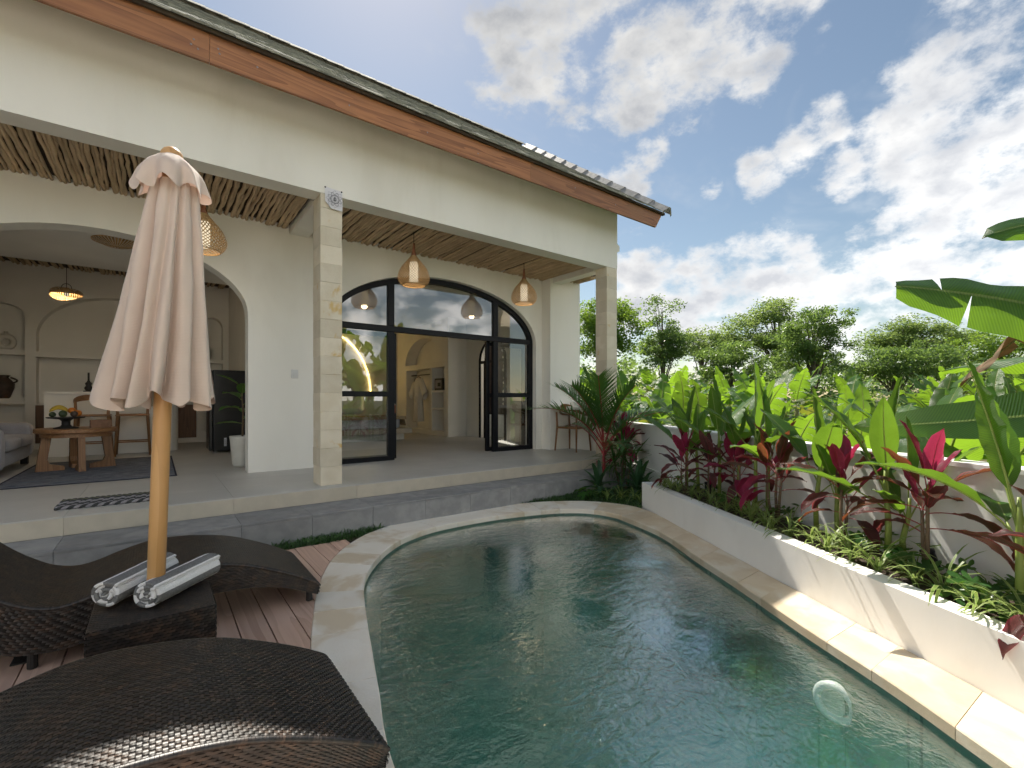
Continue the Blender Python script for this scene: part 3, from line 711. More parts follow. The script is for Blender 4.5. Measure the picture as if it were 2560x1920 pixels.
# roof planes: front slope, hip end, back slope, closed below
RP = .725; XR, YR, ZR = 7.10, 4.86, 4.595; KR = 3.78
roof = link('roof', None, villa)
MB().box(-6.5, 7.08, 4.878, 4.93, 4.5735, 4.612).build('eave_batten', 'stick_backing', roof)
yr = YR+KR; zr = ZR+RP*KR; xl = -6.6
MB().add([(xl, YR, ZR-.03), (XR, YR, ZR-.03), (XR, yr, zr-.03), (xl, yr, zr-.03), (XR, YR+2*KR, ZR-.03), (xl, YR+2*KR, ZR-.03)],
         [(0, 1, 2, 3), (4, 5, 3, 2)]).build('roof_deck', 'stick_backing', roof)
MB().add([(6.40, 5.5, 4.7), (6.40, yr, zr-.08), (6.40, YR+2*KR-.6, 4.9), (6.40, YR+2*KR-.6, 4.3), (6.40, 5.5, 4.3)], [(0, 1, 2, 3, 4)]).build('gable_wall', 'plaster', roof)
MB().box(-6.5, 6.6, 7.3, 14.6, 4.3, 4.45).build('flat_slab', 'plaster', roof)
sl_len = math.hypot(KR, RP*KR); cs = KR/sl_len; sn = RP*KR/sl_len; ang = math.atan2(sn, cs)
tm = MB(); W, Lt = .235, .30
tm.grid(lambda u, v: ((v-.5)*W*.985, u*Lt, .010*(1-u) + .006), 1, 8)
tm.add([((v/8-.5)*W*.985, 0, .016) for v in range(9)] + [((v/8-.5)*W*.985, 0, .002) for v in range(9)], [(i, i+1, 10+i, 9+i) for i in range(8)])
tile = tm.mesh('roof_tile', 'roof_tile')
rows = int(sl_len/.235); cnt = 0; rest = []
cand = []
for r_ in range(rows):
    d = r_*.235; yy = YR-.015+d*cs; zz = ZR+.0+d*sn
    xx = xl + (r_ % 2)*W*.5
    while xx < XR-.1:
        cand.append((r_, xx, yy, zz)); xx += W
near = sorted(cand, key=lambda c: (c[1] < -1.6, c[0], abs(c[1]-3)))
for r_, xx, yy, zz in near[:290]:
    link('roof_tile', tile, roof, (xx, yy, zz+rng.uniform(-.003, .003)), (ang+rng.uniform(-.012, .012), rng.uniform(-.012, .012), 0))
mm = MB()
for r_, xx, yy, zz in near[290:]:
    M_ = Matrix.Translation((xx, yy, zz+rng.uniform(-.003, .003))) @ Matrix.Rotation(ang, 4, 'X')
    mm.add([M_ @ v.co for v in tile.vertices], [tuple(p.vertices) for p in tile.polygons])
mm.build('tile_field', 'roof_tile', roof)['kind'] = 'stuff'
# ridge and hip caps
def cap_mesh():
    m = MB()
    P = [(-.115, -.055), (-.06, .0), (-.02, .038), (.02, .038), (.06, .0), (.115, -.055)]
    v = [(x, y, z+(.012 if y == 0 else 0)) for y in (0, .36) for x, z in P]; v += [(x*.93, 0, z-.02) for x, z in P]
    return m.add(v, [(i, i+1, 7+i, 6+i) for i in range(5)] + [(i, i+1, 13+i, 12+i) for i in range(5)]).mesh('hip_cap', 'hip_tile')
cm = cap_mesh()
hu = Vector((0, cs, sn)); q_ = hu.to_track_quat('Y', 'Z')
for i in range(12):
    ob = link('verge_cap', cm, roof, Vector((XR, YR-.04, ZR+.045)) + hu*(i*.40)); ob.rotation_mode = 'QUATERNION'; ob.rotation_quaternion = q_; ob.scale = (1.15, 1.22, 1.15)
xx = XR-.2; cr = cm.copy(); cr.materials[0] = MATS['roof_tile']
while xx > -3.5:
    link('ridge_cap', cr, roof, (xx, yr, zr+.05), (0, 0, R(90))); xx -= .3
# paper pinned to the column head
pp = thing('paper_notice', 'white paper with a drawn star emblem pinned at the column top', 'paper', (1.585, 5.3905, 3.60))
def paper(u, v):
    x = -.095+.19*v; z = .115-.23*u
    if u > .72 and v < .4: x = max(x, -.095 + .14*((u-.72)/.28)**1.6*(1-v/.4))
    return (x, -.012*math.sin(u*2.2)-.004*u, z-.012*v)
MB().grid(paper, 12, 10).build('sheet', 'paper', pp, smooth=True)
em = MB()
def ring(r, w, N=40, star=0., ph=0.):
    for i in range(N):
        a0, a1 = 2*math.pi*i/N, 2*math.pi*(i+1)/N
        f = lambda a: r*(1+star*(1-abs(((a*8/(2*math.pi)+ph) % 1)*2-1)))
        q = []
        for a, k in ((a0, 1), (a1, 1), (a1, 0), (a0, 0)):
            rr = f(a)-w/2+k*w; q.append((rr*math.cos(a), -.0235, rr*math.sin(a)))
        em.add(q, [(0, 1, 2, 3)])
ring(.030, .004); ring(.024, .0015); ring(.034, .003, 64, .55); ring(.039, .0013, 64, .62, .5); ring(.009, .0035, 10, .3)
em.box(-.003, .003, -.0236, -.0232, -.016, .017); em.box(-.011, .011, -.0236, -.0232, -.012, -.008)
o = em.build('emblem', 'ink', pp); o.location = (.008, -.0008, -.012); o.scale = (1.55, 1.0, 1.55)
for x in (-.09, .088):
    o = MB().lathe([(.001, .008), (.007, .006), (.009, 0)], 12).build('pin', 'black_metal', pp, smooth=True); o.location = (x, -.003, .108-.012*(x > 0)); o.rotation_euler = (R(90), 0, 0)
# wall switch
sw = thing('wall_switch', 'small white wall switch between arch and column', 'switch', (1.52, YW, 1.70))
MB().rbox(-.045, .045, -.012, -.0005, -.06, .06, .004).build('plate', 'switch_white', sw)
MB().rbox(-.02, .02, -.018, -.0125, -.035, .035, .003).build('rocker', 'switch_white', sw)
# arched glass door wall of the bedroom
door = link('arched_door', None, villa)
YF = 7.09
def bar(name, x0, x1, z0, z1, y0=YF-.04, y1=YF+.04, p=None): return MB().rbox(x0, x1, y0, y1, z0, z1, .004).build(name, 'black_metal', p or door)
af = MB(); N = 56; c = A2; pts = []
path = [(c[0]-c[1]+.004, T+.002)] + [(c[0]-(c[1]-.004)*math.cos(math.pi*k/N), arch_curve((c[0], c[1]-.004, c[2], c[3]-.006, 2), c[0]-(c[1]-.004)*math.cos(math.pi*k/N))) for k in range(N+1)] + [(c[0]+c[1]-.004, T+.002)]
inn = []
for i, (x, z) in enumerate(path):
    a = path[max(i-1, 0)]; b = path[min(i+1, len(path)-1)]
    t = Vector((b[0]-a[0], b[1]-a[1])).normalized(); nn = Vector((t.y, -t.x))
    inn.append((x+nn.x*.082, z+nn.y*.082))
for i in range(len(path)-1):
    o_, p_ = path[i], path[i+1]; q_, r_ = inn[i], inn[i+1]
    af.add([(o_[0], YF-.045, o_[1]), (p_[0], YF-.045, p_[1]), (r_[0], YF-.045, r_[1]), (q_[0], YF-.045, q_[1]), (o_[0], YF+.045, o_[1]), (p_[0], YF+.045, p_[1]), (r_[0], YF+.045, r_[1]), (q_[0], YF+.045, q_[1])],
           [(0, 1, 2, 3), (4, 7, 6, 5), (3, 2, 6, 7), (0, 4, 5, 1)])
af.build('arch_frame', 'black_metal', door, merge=.0004)
XL0, XL1, XR0, XR1 = 2.915, 3.02, 4.945, 5.05
xi0, xi1 = c[0]-c[1]+.086, c[0]+c[1]-.086
bar('transom', xi0-.01, xi1+.01, 2.425, 2.515)
for a, b in ((XL0, XL1), (XR0, XR1)):
    bar('mullion', a, b, T+.001, 2.4235); bar('mullion', a, b, 2.5165, arch_curve((c[0], c[1]-.004, c[2], c[3]-.006, 2), (a+b)/2)-.05)
for a, b in ((xi0-.01, XL0-.0015), (XR1+.0015, xi1+.01)):
    bar('rail', a, b, 1.395, 1.475); bar('rail', a, b, T+.001, T+.075)
def pane(name, poly, y=YF):
    m = MB(); k = len(poly)
    m.add([(x, y-.004, z) for x, z in poly], [tuple(range(k))]); return m.build(name, 'glass', door)
def top_pane(x0, x1):
    ac = (c[0], c[1]-.06, c[2], c[3]-.06, 2); xs_ = [x0+(x1-x0)*k/16 for k in range(17)]
    pane('pane', [(x0, 2.5), (x1, 2.5)] + [(x, max(2.5, arch_curve(ac, x))) for x in reversed(xs_)])
top_pane(xi0, XL0+.01); top_pane(XL1-.01, XR0+.01); top_pane(XR1-.01, xi1)
for a, b in ((xi0, XL0+.01), (XR1-.01, xi1)):
    pane('pane', [(a, 1.46), (b, 1.46), (b, 2.44), (a, 2.44)]); pane('pane', [(a, T+.06), (b, T+.06), (b, 1.41), (a, 1.41)])
# leaves slid back behind the fixed lights
for x0, x1, yy in ((2.06, 3.10, YF+.10), (4.86, 5.80, YF+.10)):
    lf = link('sliding_leaf', None, door)
    for a, b, za, zb in ((x0, x0+.075, T+.01, 2.42), (x1-.075, x1, T+.01, 2.42), (x0+.0755, x1-.0755, T+.01, T+.08), (x0+.0755, x1-.0755, 2.35, 2.42), (x0+.0755, x1-.0755, 1.395, 1.47)):
        bar('leaf_bar', a, b, za, zb, yy-.028, yy+.028, lf)
o = MB().lathe([(.001, -.002), (.012, -.002), (.012, .012), (.006, .014), (.006, .03)], 12).build('door_lock', 'steel', door, smooth=True); o.location = (3.065, YF+.068, 1.27); o.rotation_euler = (R(90), 0, 0)
MB().rbox(3.055, 3.072, YF+.03, YF+.066, 1.13, 1.26, .003).build('door_lock', 'lamp_wood', door)
# ------------------------------------------------------------------ rooms behind the arches
rooms = link('rooms', None, villa)
MB().box(-6.5, -4.6, 7.201, 13.3, T, 4.29).build('room_wall', 'plaster_in', rooms)
MB().box(1.36, 1.88, 7.201, 14.1, T, 4.29).build('room_wall', 'plaster_in', rooms)
MB().box(-4.599, 1.359, 7.201, 9.5, 3.35, 3.52).build('room_ceiling', 'plaster_in', rooms)
MB().box(-4.599, 1.359, 9.501, 13.3, 3.99, 4.05).build('room_ceiling', 'stick_backing', rooms)
MB().box(1.881, 6.599, 7.201, 14.1, 3.5, 3.6).build('room_ceiling', 'plaster_in', rooms)
for i in range(64):
    link('pole', SM[i % 18], ceil, (-2.9+i*.066+rng.uniform(-.008, .008), 9.52, 3.955+rng.uniform(-.01, .01)), (0, 0, rng.uniform(-.01, .01)), (1.2, 2.5, 1.2))
rect = lambda xc, h, top, sill: (xc, h, top, top, 2, sill)
arch_wall('niche_wall', 'plaster_in', -4.599, 1.359, T, 3.98, 12.8, 13.08, [(-2.46, .455, 2.95, 3.2, 2.2, .62), (-.6, 1.252, 2.62, 3.47, 2.0, 1.27), (1.04, .2, 3.02, 3.25, 2.0, .62)], rooms)
MB().box(-4.599, 1.359, 13.081, 13.2, T, 3.98).build('niche_back', 'plaster_in', rooms)
for x0, x1, z0, z1 in ((-2.914, -2.006, 2.206, 2.303), (-2.914, -2.006, 1.262, 1.373), (-1.851, .651, 2.18, 2.28), (.841, 1.239, 2.194, 2.278), (.841, 1.239, 1.30, 1.37)):
    MB().box(x0, x1, 12.72 if x1-x0 > 2 else 12.803, 13.08, z0, z1).build('shelf', 'plaster_in', rooms)
for i in range(5):
    MB().rbox(-1.86+i*.52, -1.86+i*.52+.505, 12.765, 12.798, .50, 1.24, .004).build('cabinet_door', 'cabinet_wood', rooms)
# bedroom
MB().box(1.881, 6.75, 13.9, 14.1, T, 3.499).build('room_wall', 'plaster_in', rooms)
sw_ = lambda x, y, z: (y, x, z)
arch_wall('bath_wall', 'plaster_in', 7.201, 10.679, T, 3.499, 6.60, 6.74, [(9.45, .58, 2.3, 2.86, 2.0, T-.02)], rooms, sw_)
arch_wall('wardrobe_lower', 'plaster_in', 10.70, 13.899, T, 2.30, 6.05, 6.40, [rect(11.235, .355, 2.23, .50), rect(12.47, .77, 2.23, .50)], rooms, sw_)
arch_wall('wardrobe_upper', 'plaster_in', 10.70, 13.899, 2.3005, 3.499, 6.05, 6.40, [(12.15, 1.15, 2.40, 3.1, 2.0, 2.38)], rooms, sw_)
MB().box(6.401, 6.74, 10.70, 13.899, T, 3.499).build('wardrobe_back', 'plaster_in', rooms)
MB().box(6.05, 6.74, 10.68, 10.6995, T, 3.499).build('wardrobe_end', 'plaster_in', rooms)
for z in (1.08, 1.56): MB().box(6.053, 6.40, 10.881, 11.589, z, z+.05).build('shelf', 'plaster_in', rooms)
o = MB().tube([(6.22, 11.71, 2.08), (6.22, 13.23, 2.08)], .014, 8).build('hanging_rail', 'black_metal', rooms)
# bath beyond the arch: pebble wall and tub
MB().box(7.6, 7.7, 8.9, 11.4, T, 3.4).build('room_wall', 'terracotta', rooms)
MB().box(6.741, 7.7, 11.3, 11.4, T, 3.4).build('room_wall', 'plaster_in', rooms)
MB().box(6.741, 7.7, 8.8, 8.899, T, 3.4).build('room_wall', 'plaster_in', rooms)
MB().box(6.741, 7.7, 8.8, 11.4, T-.1, T-.002).build('room_floor', 'tile_beige', rooms)
pbm = [MB().lathe([(.001, .018), (.03, .014), (.048, 0)], 8).mesh('pebble', k) for k in ('ceramic', 'column_stone')]
for i in range(12):
    for j in range(20):
        if rng.random() < .7:
            o = link('pebble', pbm[rng.random() < .5], rooms, (7.599, 9.0+i*.125+rng.uniform(-.03, .03), .9+j*.115+rng.uniform(-.02, .02)), (0, R(-90), rng.uniform(0, 3)), rng.uniform(.7, 1.1))
tub = thing('bathtub', 'white oval bathtub inside the arched bathroom doorway', 'bathtub', (7.2, 10.2, T))
MB().lathe([(.30, 0), (.36, .2), (.42, .52), (.44, .56), (.40, .56), (.36, .4), (.3, .1), (.001, .08)], 28).build('shell', 'pool_white', tub, smooth=True).scale = (1, 1.7, 1)
# arched black door frame of the bathroom
bd = link('bath_door_frame', None, rooms); pts = []
for k in range(25):
    a = math.pi*k/24; pts.append((6.58, 9.45-.54*math.cos(a), 2.3+.53*math.sin(a)))
MB().tube([(6.58, 8.91, T)] + pts + [(6.58, 9.99, T)], .035, 4).build('frame', 'black_metal', bd)
MB().box(6.56, 6.60, 9.72, 9.79, T, 2.3).build('frame', 'black_metal', bd); MB().box(6.56, 6.60, 8.93, 9.97, 2.26, 2.33).build('frame', 'black_metal', bd)
# glowing strip round the bed head
o = MB().tube([(3.75-1.42*math.cos(math.pi*k/40), 13.87, 1.55+1.8*math.sin(math.pi*k/40)) for k in range(41)], .022, 6).build('light_strip', 'led')
tag(o, 'thin golden light strip arching over the bed head behind glass', 'light strip')
# bed
bed_ = thing('bed', 'low cream platform bed with pale blue sheet behind the glass', 'bed', (3.9, 12.1, T))
MB().rbox(-.92, .92, -1.42, 1.4, .0, .15, .004).build('base', 'plaster_in', bed_)
MB().rbox(-1.05, 1.05, -1.6, 1.5, .16, .28, .008).build('platform', 'tile_riser', bed_)
mt = MB(); 
def matt(u, v):
    a = u*2*math.pi; c_, s_ = math.cos(a), math.sin(a)
    ex = lambda t: math.copysign(abs(t)**.18, t)
    zz = [0, .02, .22, .26, .265][min(4, int(v*4+.01))]; sc = [1, 1.01, 1.01, .97, .0][min(4, int(v*4+.01))]
    return (ex(c_)*.92*sc, ex(s_)*1.38*sc+.05, .282+zz + .006*mnoise.noise((c_*3, s_*3, v)))
mt.grid(matt, 48, 4); mt.build('mattress', 'linen', bed_, smooth=True)
th_ = MB(); th_.grid(lambda u, v: ((-1+2*v)*.97, -1.43+u*.9, .565+.012*mnoise.noise((u*6, v*9, 2)) - max(0, abs(2*v-1)-.93)*3.2), 18, 30)
th_.grid(lambda u, v: ((-1+2*v)*.97, -1.43-.03*math.sin(v*20)*.3, .565-.07*u), 5, 30)
th_.build('throw', 'throw', bed_, smooth=True)
for sx in (-.45, .45):
    pl2 = MB(); pl2.grid(lambda u, v: (sx+.36*math.cos(2*math.pi*u)*math.sin(math.pi*v)**.5, 1.1+.2*math.sin(2*math.pi*u)*math.sin(math.pi*v)**.5, .64-.09*math.cos(math.pi*v)), 24, 8); pl2.build('pillow', 'linen', bed_, smooth=True)
# bathrobe on a hanger
rb = thing('bathrobe', 'white short-sleeved bathrobe hanging from the wardrobe rail', 'bathrobe', (6.02, 12.35, T), R(0))
def robe(u, v):
    a = 2*math.pi*v; z = 1.60-1.25*u
    ry = .10+.13*min(1, u*9) if u < .12 else .23-.05*min(1, (u-.12)*4)+.10*max(0, u-.4); rx = .05+.04*min(1, u*5)+.03*u
    f = 1+.10*u*math.sin(a*7)
    return (rx*math.cos(a)*f, ry*math.sin(a)*f, z)
MB().grid(robe, 22, 40).build('body', 'robe', rb, smooth=True)
for sy in (-1, 1):
    MB().grid(lambda u, v: (.065*(1+.35*u)*math.cos(2*math.pi*v), sy*(.17+.28*u+.05*math.sin(2*math.pi*v)*(1+u)), 1.50-.42*u+.09*(1+.3*u)*math.sin(2*math.pi*v)), 10, 18).build('sleeve', 'robe', rb, smooth=True)
MB().tube([(.0, -.19, 1.06), (-.10, -.1, 1.05), (-.115, 0, 1.05), (-.10, .1, 1.05), (0, .19, 1.06)], .018, 6).build('belt', 'robe', rb, smooth=True)
MB().tube([(0, -.2, 1.57), (0, 0, 1.64), (0, .2, 1.57)], .012, 6).build('hanger', 'teak', rb)
MB().tube([(0, 0, 1.64), (.02, 0, 1.69), (.2, 0, 1.71)], .004, 5).build('hook', 'steel', rb)
sf = thing('safe', 'small black safe on the wardrobe shelf', 'safe', (6.2, 11.24, 1.611))
MB().rbox(-.14, .16, -.22, .22, 0, .32, .005).build('body', 'black_matte', sf); MB().rbox(-.146, -.141, -.17, .17, .05, .27, .002).build('door_panel', 'mat_light', sf)
MB().rbox(-.152, -.1465, -.14, .02, .10, .20, .002).build('keypad', 'black_metal', sf)

# ------------------------------------------------------------------ pendant lamps
def ribbon_lamp(prof, k, turns, wd):
    """open diamond weave of thin ribbons over a turned profile [(r, z)...]"""
    V = []; N = 26
    P = [Vector((r, z)) for r, z in catmull([(r, z, 0) for r, z in prof], 6, False) for _ in (0,)] if False else [Vector((p.x, p.y)) for p in catmull([(r, z, 0) for r, z in prof], 6, False)]
    def at(t):
        f = t*(len(P)-1); i = min(int(f), len(P)-2); return P[i].lerp(P[i+1], f-i)
    for sgn, rr in ((1, 1.0), (-1, .985)):
        for q in range(k):
            for i in range(N):
                c4 = []
                for t, e in ((i/N, -1), (i/N, 1), ((i+1)/N, 1), ((i+1)/N, -1)):
                    p = at(t); a = 2*math.pi*q/k + sgn*turns*t*2*math.pi; r = p.x*rr
                    a2 = a + e*wd/max(r, .02)
                    c4.append((r*math.cos(a2), r*math.sin(a2), p.y))
                V.append(c4)
    return quads_mesh('shade', np.array(V), 'wicker_lamp')
prof = [(.022, .46), (.032, .43), (.085, .36), (.175, .25), (.218, .15), (.222, .09), (.195, .03), (.158, .004)]
shade = ribbon_lamp(prof, 34, .38, .0060)
neck = MB().lathe([(.008, .60), (.016, .595), (.019, .52), (.028, .46), (.042, .42), (.03, .418)], 16).mesh('neck', 'lamp_wood', True)
rimm = MB().lathe([(.154, .0), (.162, -.002), (.164, .01), (.156, .012), (.154, 0)], 32).mesh('rim', 'wicker_lamp', True)
inner = MB().lathe([(.001, .33), (.058, .33), (.06, .31), (.06, .07), (.058, .05), (.001, .05)], 20).mesh('diffuser', 'lamp_glow', True)
def pendant(x, y, z, top, label, name='pendant_lamp', power=.6):
    t_ = thing(name, label, 'pendant lamp', (x, y, z), 0, 'teardrop wicker lamps under the terrace ceiling')
    link('shade', shade, t_); link('neck', neck, t_); link('rim', rimm, t_); link('diffuser', inner, t_)
    MB().tube([(0, 0, .595), (0, 0, top-z)], .0045, 6).build('cord', 'black_metal', t_)
    l = bpy.data.lights.new('bulb', 'POINT'); l.energy = power; l.color = (1, .75, .45); l.shadow_soft_size = .05
    lo = bpy.data.objects.new('bulb', l); COL.objects.link(lo); lo.parent = t_; lo.location = (0, 0, .028)
    return t_
pendant(.42, 6.2, 2.99, 3.72, 'lit teardrop wicker lamp half hidden behind the folded parasol')
pendant(2.90, 6.10, 2.96, 3.72, 'lit teardrop wicker lamp just right of the front stone column')
pendant(5.02, 6.25, 2.99, 3.72, 'lit teardrop wicker lamp nearest the corner pier')
bp_ = thing('bowl_lamp', 'lit brown wavy wicker lamp hanging over the living room', 'pendant lamp', (-1.112, 10.0, 2.95))
V = []
for q in range(46):
    for i in range(8):
        c4 = []
        for t, a in ((i/8, q), (i/8, q+.62), ((i+1)/8, q+.62), ((i+1)/8, q)):
            an = 2*math.pi*a/46; r = .03+.165*math.sin(t*math.pi/2); z = .135*math.cos(t*math.pi/2)**.7 + .035*math.sin(2*an+.6)*t
            c4.append((r*math.cos(an), r*math.sin(an), z))
        V.append(c4)
link('shade', quads_mesh('shade', np.array(V), 'wicker_lamp'), bp_)
MB().lathe([(.028, .14), (.19, .03), (.185, .03), (.024, .13)], 24).build('lining', 'wicker_lamp', bp_, smooth=True)
MB().tube([(.06*math.cos(math.pi*k/12), 0, .13+.075*math.sin(math.pi*k/12)) for k in range(13)], .004, 5).build('hoop', 'black_metal', bp_)
MB().tube([(0, 0, .13), (0, 0, .99)], .004, 5).build('cord', 'black_metal', bp_)
MB().lathe([(.001, .0), (.03, .015), (.03, .05), (.001, .08)], 14).build('bulb_glass', 'lamp_glow', bp_, smooth=True)
l = bpy.data.lights.new('bulb', 'POINT'); l.energy = 3.6; l.color = (1, .78, .5); l.shadow_soft_size = .04
lo = bpy.data.objects.new('bulb', l); COL.objects.link(lo); lo.parent = bp_; lo.location = (0, 0, -.03)
fl_ = thing('ceiling_lamp', 'flat round wicker lamp on the plaster ceiling behind the left arch', 'ceiling lamp', (-.40, 7.75, 3.35))
V = []
for q in range(40):
    for i in range(5):
        c4 = []
        for t, a in ((i/5, q), (i/5, q+.7), ((i+1)/5, q+.7), ((i+1)/5, q)):
            an = 2*math.pi*a/40; c4.append(((.02+.22*t)*math.cos(an), (.02+.22*t)*math.sin(an), -.075*math.cos(t*1.5)-.002))
        V.append(c4)
link('shade', quads_mesh('shade', np.array(V), 'wicker_lamp'), fl_)
MB().lathe([(.245, -.001), (.245, -.012), (.235, -.012), (.235, -.001)], 30).build('rim', 'wicker_lamp', fl_)

# ------------------------------------------------------------------ living room furniture
isl = thing('kitchen_island', 'white rounded kitchen island behind the bar stools', 'kitchen island', (-.6, 11.15, T))
poly = [(-.88, -.29), (.65, -.29)] + [(.65+.29*math.sin(math.pi*k/12), -.29*math.cos(math.pi*k/12)) for k in range(1, 12)] + [(.65, .29), (-.88, .29)]
MB().prism(poly, 0, 1.06).build('body', 'plaster_in', isl); MB().prism([(x*1.02, y*1.06) for x, y in poly], 1.0605, 1.10).build('top', 'plaster_in', isl)
ch_ = thing('candle_holder', 'small black sculpted candle holder on the kitchen island', 'candle holder', (-.95, 11.1, T+1.10))
MB().lathe([(.001, 0), (.075, 0), (.075, .02), (.02, .03), (.001, .03)], 18).build('base', 'black_matte', ch_, smooth=True)
MB().lathe([(.045, .03), (.06, .07), (.035, .11), (.05, .15), (.022, .18), (.02, .2)], 16).build('body', 'black_matte', ch_, smooth=True)
MB().tube([(0, 0, .2), (.0, 0, .34)], .014, 8).build('candle', 'black_matte', ch_)
def stool(x, y, label):
    t_ = thing('bar_stool', label, 'bar stool', (x, y, T), 0, 'bar stools at the kitchen island')
    for sx in (-1, 1):
        for sy in (-1, 1):
            MB().tube([(sx*.235, sy*.215, 0), (sx*.20, sy*.185, .70)] + ([(sx*.205, sy*.19, .93)] if sy < 0 else []), [.017, .022] + ([.018] if sy < 0 else []), 8).build('leg', 'teak', t_, smooth=True)
    for z, k in ((.24, 1), (.34, 0)):
        for s_ in (-1, 1):
            if k: MB().tube([(-.225, s_*.2, z), (.225, s_*.2, z)], .012, 6).build('footrest', 'teak_flat', t_)
            else: MB().tube([(s_*.22, -.2, z), (s_*.22, .2, z)], .012, 6).build('footrest', 'teak_flat', t_)
    MB().rbox(-.23, .23, -.21, .21, .68, .715, .012).build('seat', 'teak_flat', t_)
    m = MB()
    def bk(u, v):
        a = math.pi*(1.0+u); r = .245
        return (r*math.cos(a)*1.02, .02+r*math.sin(a)*1.05, .90+.05*math.sin(math.pi*u)+.095*v*(.45+.55*math.sin(math.pi*u)))
    m.grid(bk, 20, 3); m.grid(lambda u, v: tuple(Vector(bk(u, v))*1.0 + Vector((-.03*math.cos(math.pi*(1+u)), -.03*math.sin(math.pi*(1+u)), 0))), 20, 3)
    m.build('backrest', 'teak_flat', t_, smooth=True)
stool(-.84, 10.52, 'wooden bar stool partly behind the coffee table'); stool(-.32, 10.52, 'wooden bar stool nearest the parasol pole')
ct = thing('coffee_table', 'round wooden coffee table with splayed legs on blue rug', 'coffee table', (-.87, 8.78, T+.006), R(58))
MB().lathe([(.001, .50), (.40, .50), (.43, .515), (.43, .555), (.42, .565), (.001, .565)], 48).build('top', 'teak_flat', ct)
MB().lathe([(.34, .45), (.37, .45), (.37, .4995), (.34, .4995)], 40).build('apron', 'teak_flat', ct)
for k in range(4):
    a = R(45+90*k); c_, s_ = math.cos(a), math.sin(a); m = MB()
    pr = [(.35, .45), (.255, .45), (.295, .15), (.27, .09), (.13, .055), (.13, .0), (.41, .0)]
    w_ = .036
    vs = [(c_*r-s_*e*w_, s_*r+c_*e*w_, z) for e in (-1, 1) for r, z in pr]; L = len(pr)
    m.add(vs, [tuple(range(L)), tuple(range(2*L-1, L-1, -1))] + [(i, (i+1) % L, L+(i+1) % L, L+i) for i in range(L)]); m.build('leg', 'teak', ct)
TZ = T+.571
fs = thing('fruit_stand', 'black pedestal fruit stand on the round coffee table', 'fruit stand', (-.97, 8.68, TZ))
MB().lathe([(.001, 0), (.13, 0), (.13, .012), (.06, .03), (.045, .05), (.045, .10), (.07, .125), (.19, .14), (.20, .155), (.001, .15)], 28).build('stand', 'black_matte', fs, smooth=True)
def ball(name, label, cat, loc, r, mat, sq=1., grp=None):
    t_ = MB().lathe([(max(.001, r*math.sin(math.pi*k/8)), -r*sq*math.cos(math.pi*k/8)) for k in range(9)], 14).build(name, mat, None, smooth=True); t_.location = loc
    return tag(t_, label, cat, grp)
FX, FY, FZ = -.97, 8.68, TZ+.155
ball('orange', 'orange on top of the fruit stand, nearest the middle', 'orange', (FX+.06, FY-.02, FZ+.085), .042, 'orange_fruit')
ball('orange', 'orange at the right edge of the fruit stand', 'orange', (FX+.12, FY+.0, FZ+.05), .042, 'orange_fruit')
ball('avocado', 'dark green avocado at the front of the fruit stand', 'avocado', (FX-.02, FY-.09, FZ+.045), .044, 'green_fruit', 1.1)
ball('mango', 'dark purple fruit at the right front of the fruit stand', 'fruit', (FX+.09, FY-.09, FZ+.04), .04, 'terracotta', 1.05)
ball('lime', 'green fruit at the left edge of the fruit stand', 'fruit', (FX-.13, FY-.02, FZ+.035), .036, 'green_fruit')
bn = thing('banana_bunch', 'yellow banana bunch on the fruit stand', 'bananas', (FX-.07, FY, FZ+.02))
for k in range(3):
    MB().tube([(-.09+.18*t_/6, -.03+k*.028, .05+.05*math.sin(math.pi*t_/6)+.012*k) for t_ in range(7)], [.006, .014, .018, .019, .017, .013, .004], 8).build('banana', 'banana_yellow', bn, smooth=True)
bx = thing('tissue_box', 'brown box with white tissue on the coffee table', 'tissue box', (-.62, 8.70, TZ), R(10))
MB().rbox(-.11, .11, -.06, .06, 0, .11, .003).build('box', 'box_wood', bx)
MB().grid(lambda u, v: (-.09+.03*v+.02*math.sin(u*6), -.02+.04*v, .111+.045*u*(1-.3*v)), 4, 4).build('tissue', 'paper', bx, smooth=True)
# rug, doormat
rg = thing('rug', 'faded blue patterned rug under the coffee table', 'rug', (-.6, 8.55, T))
MB().rbox(-.79, .79, -1.3, 1.3, .0005, .006, .002).build('pile', 'rug', rg)
for a in ((-.81, -.79, -1.32, 1.32), (.79, .81, -1.32, 1.32), (-.79, .79, -1.32, -1.3), (-.79, .79, 1.3, 1.32)): MB().box(*a, .0008, .0075).build('border', 'rug_border', rg)
dm = thing('doormat', 'braided dark doormat with pale stripes at the terrace edge', 'doormat', (-.37, 5.77, T+.0005), R(-1))
mats_ = ['mat_dark', 'mat_light', 'mat_dark', 'mat_dark', 'mat_light', 'mat_light', 'mat_dark', 'mat_dark', 'mat_olive', 'mat_dark']
for r_ in range(9):
    for ph in (0, 1):
        MB().tube([(-.32+.64*i/44, -.19+r_*.046+.010*math.sin(i*1.15+ph*math.pi), .016+.007*math.cos(i*1.15+ph*math.pi)) for i in range(45)], .0135, 6).build('braid', mats_[r_] if ph else mats_[r_+1], dm, smooth=True)
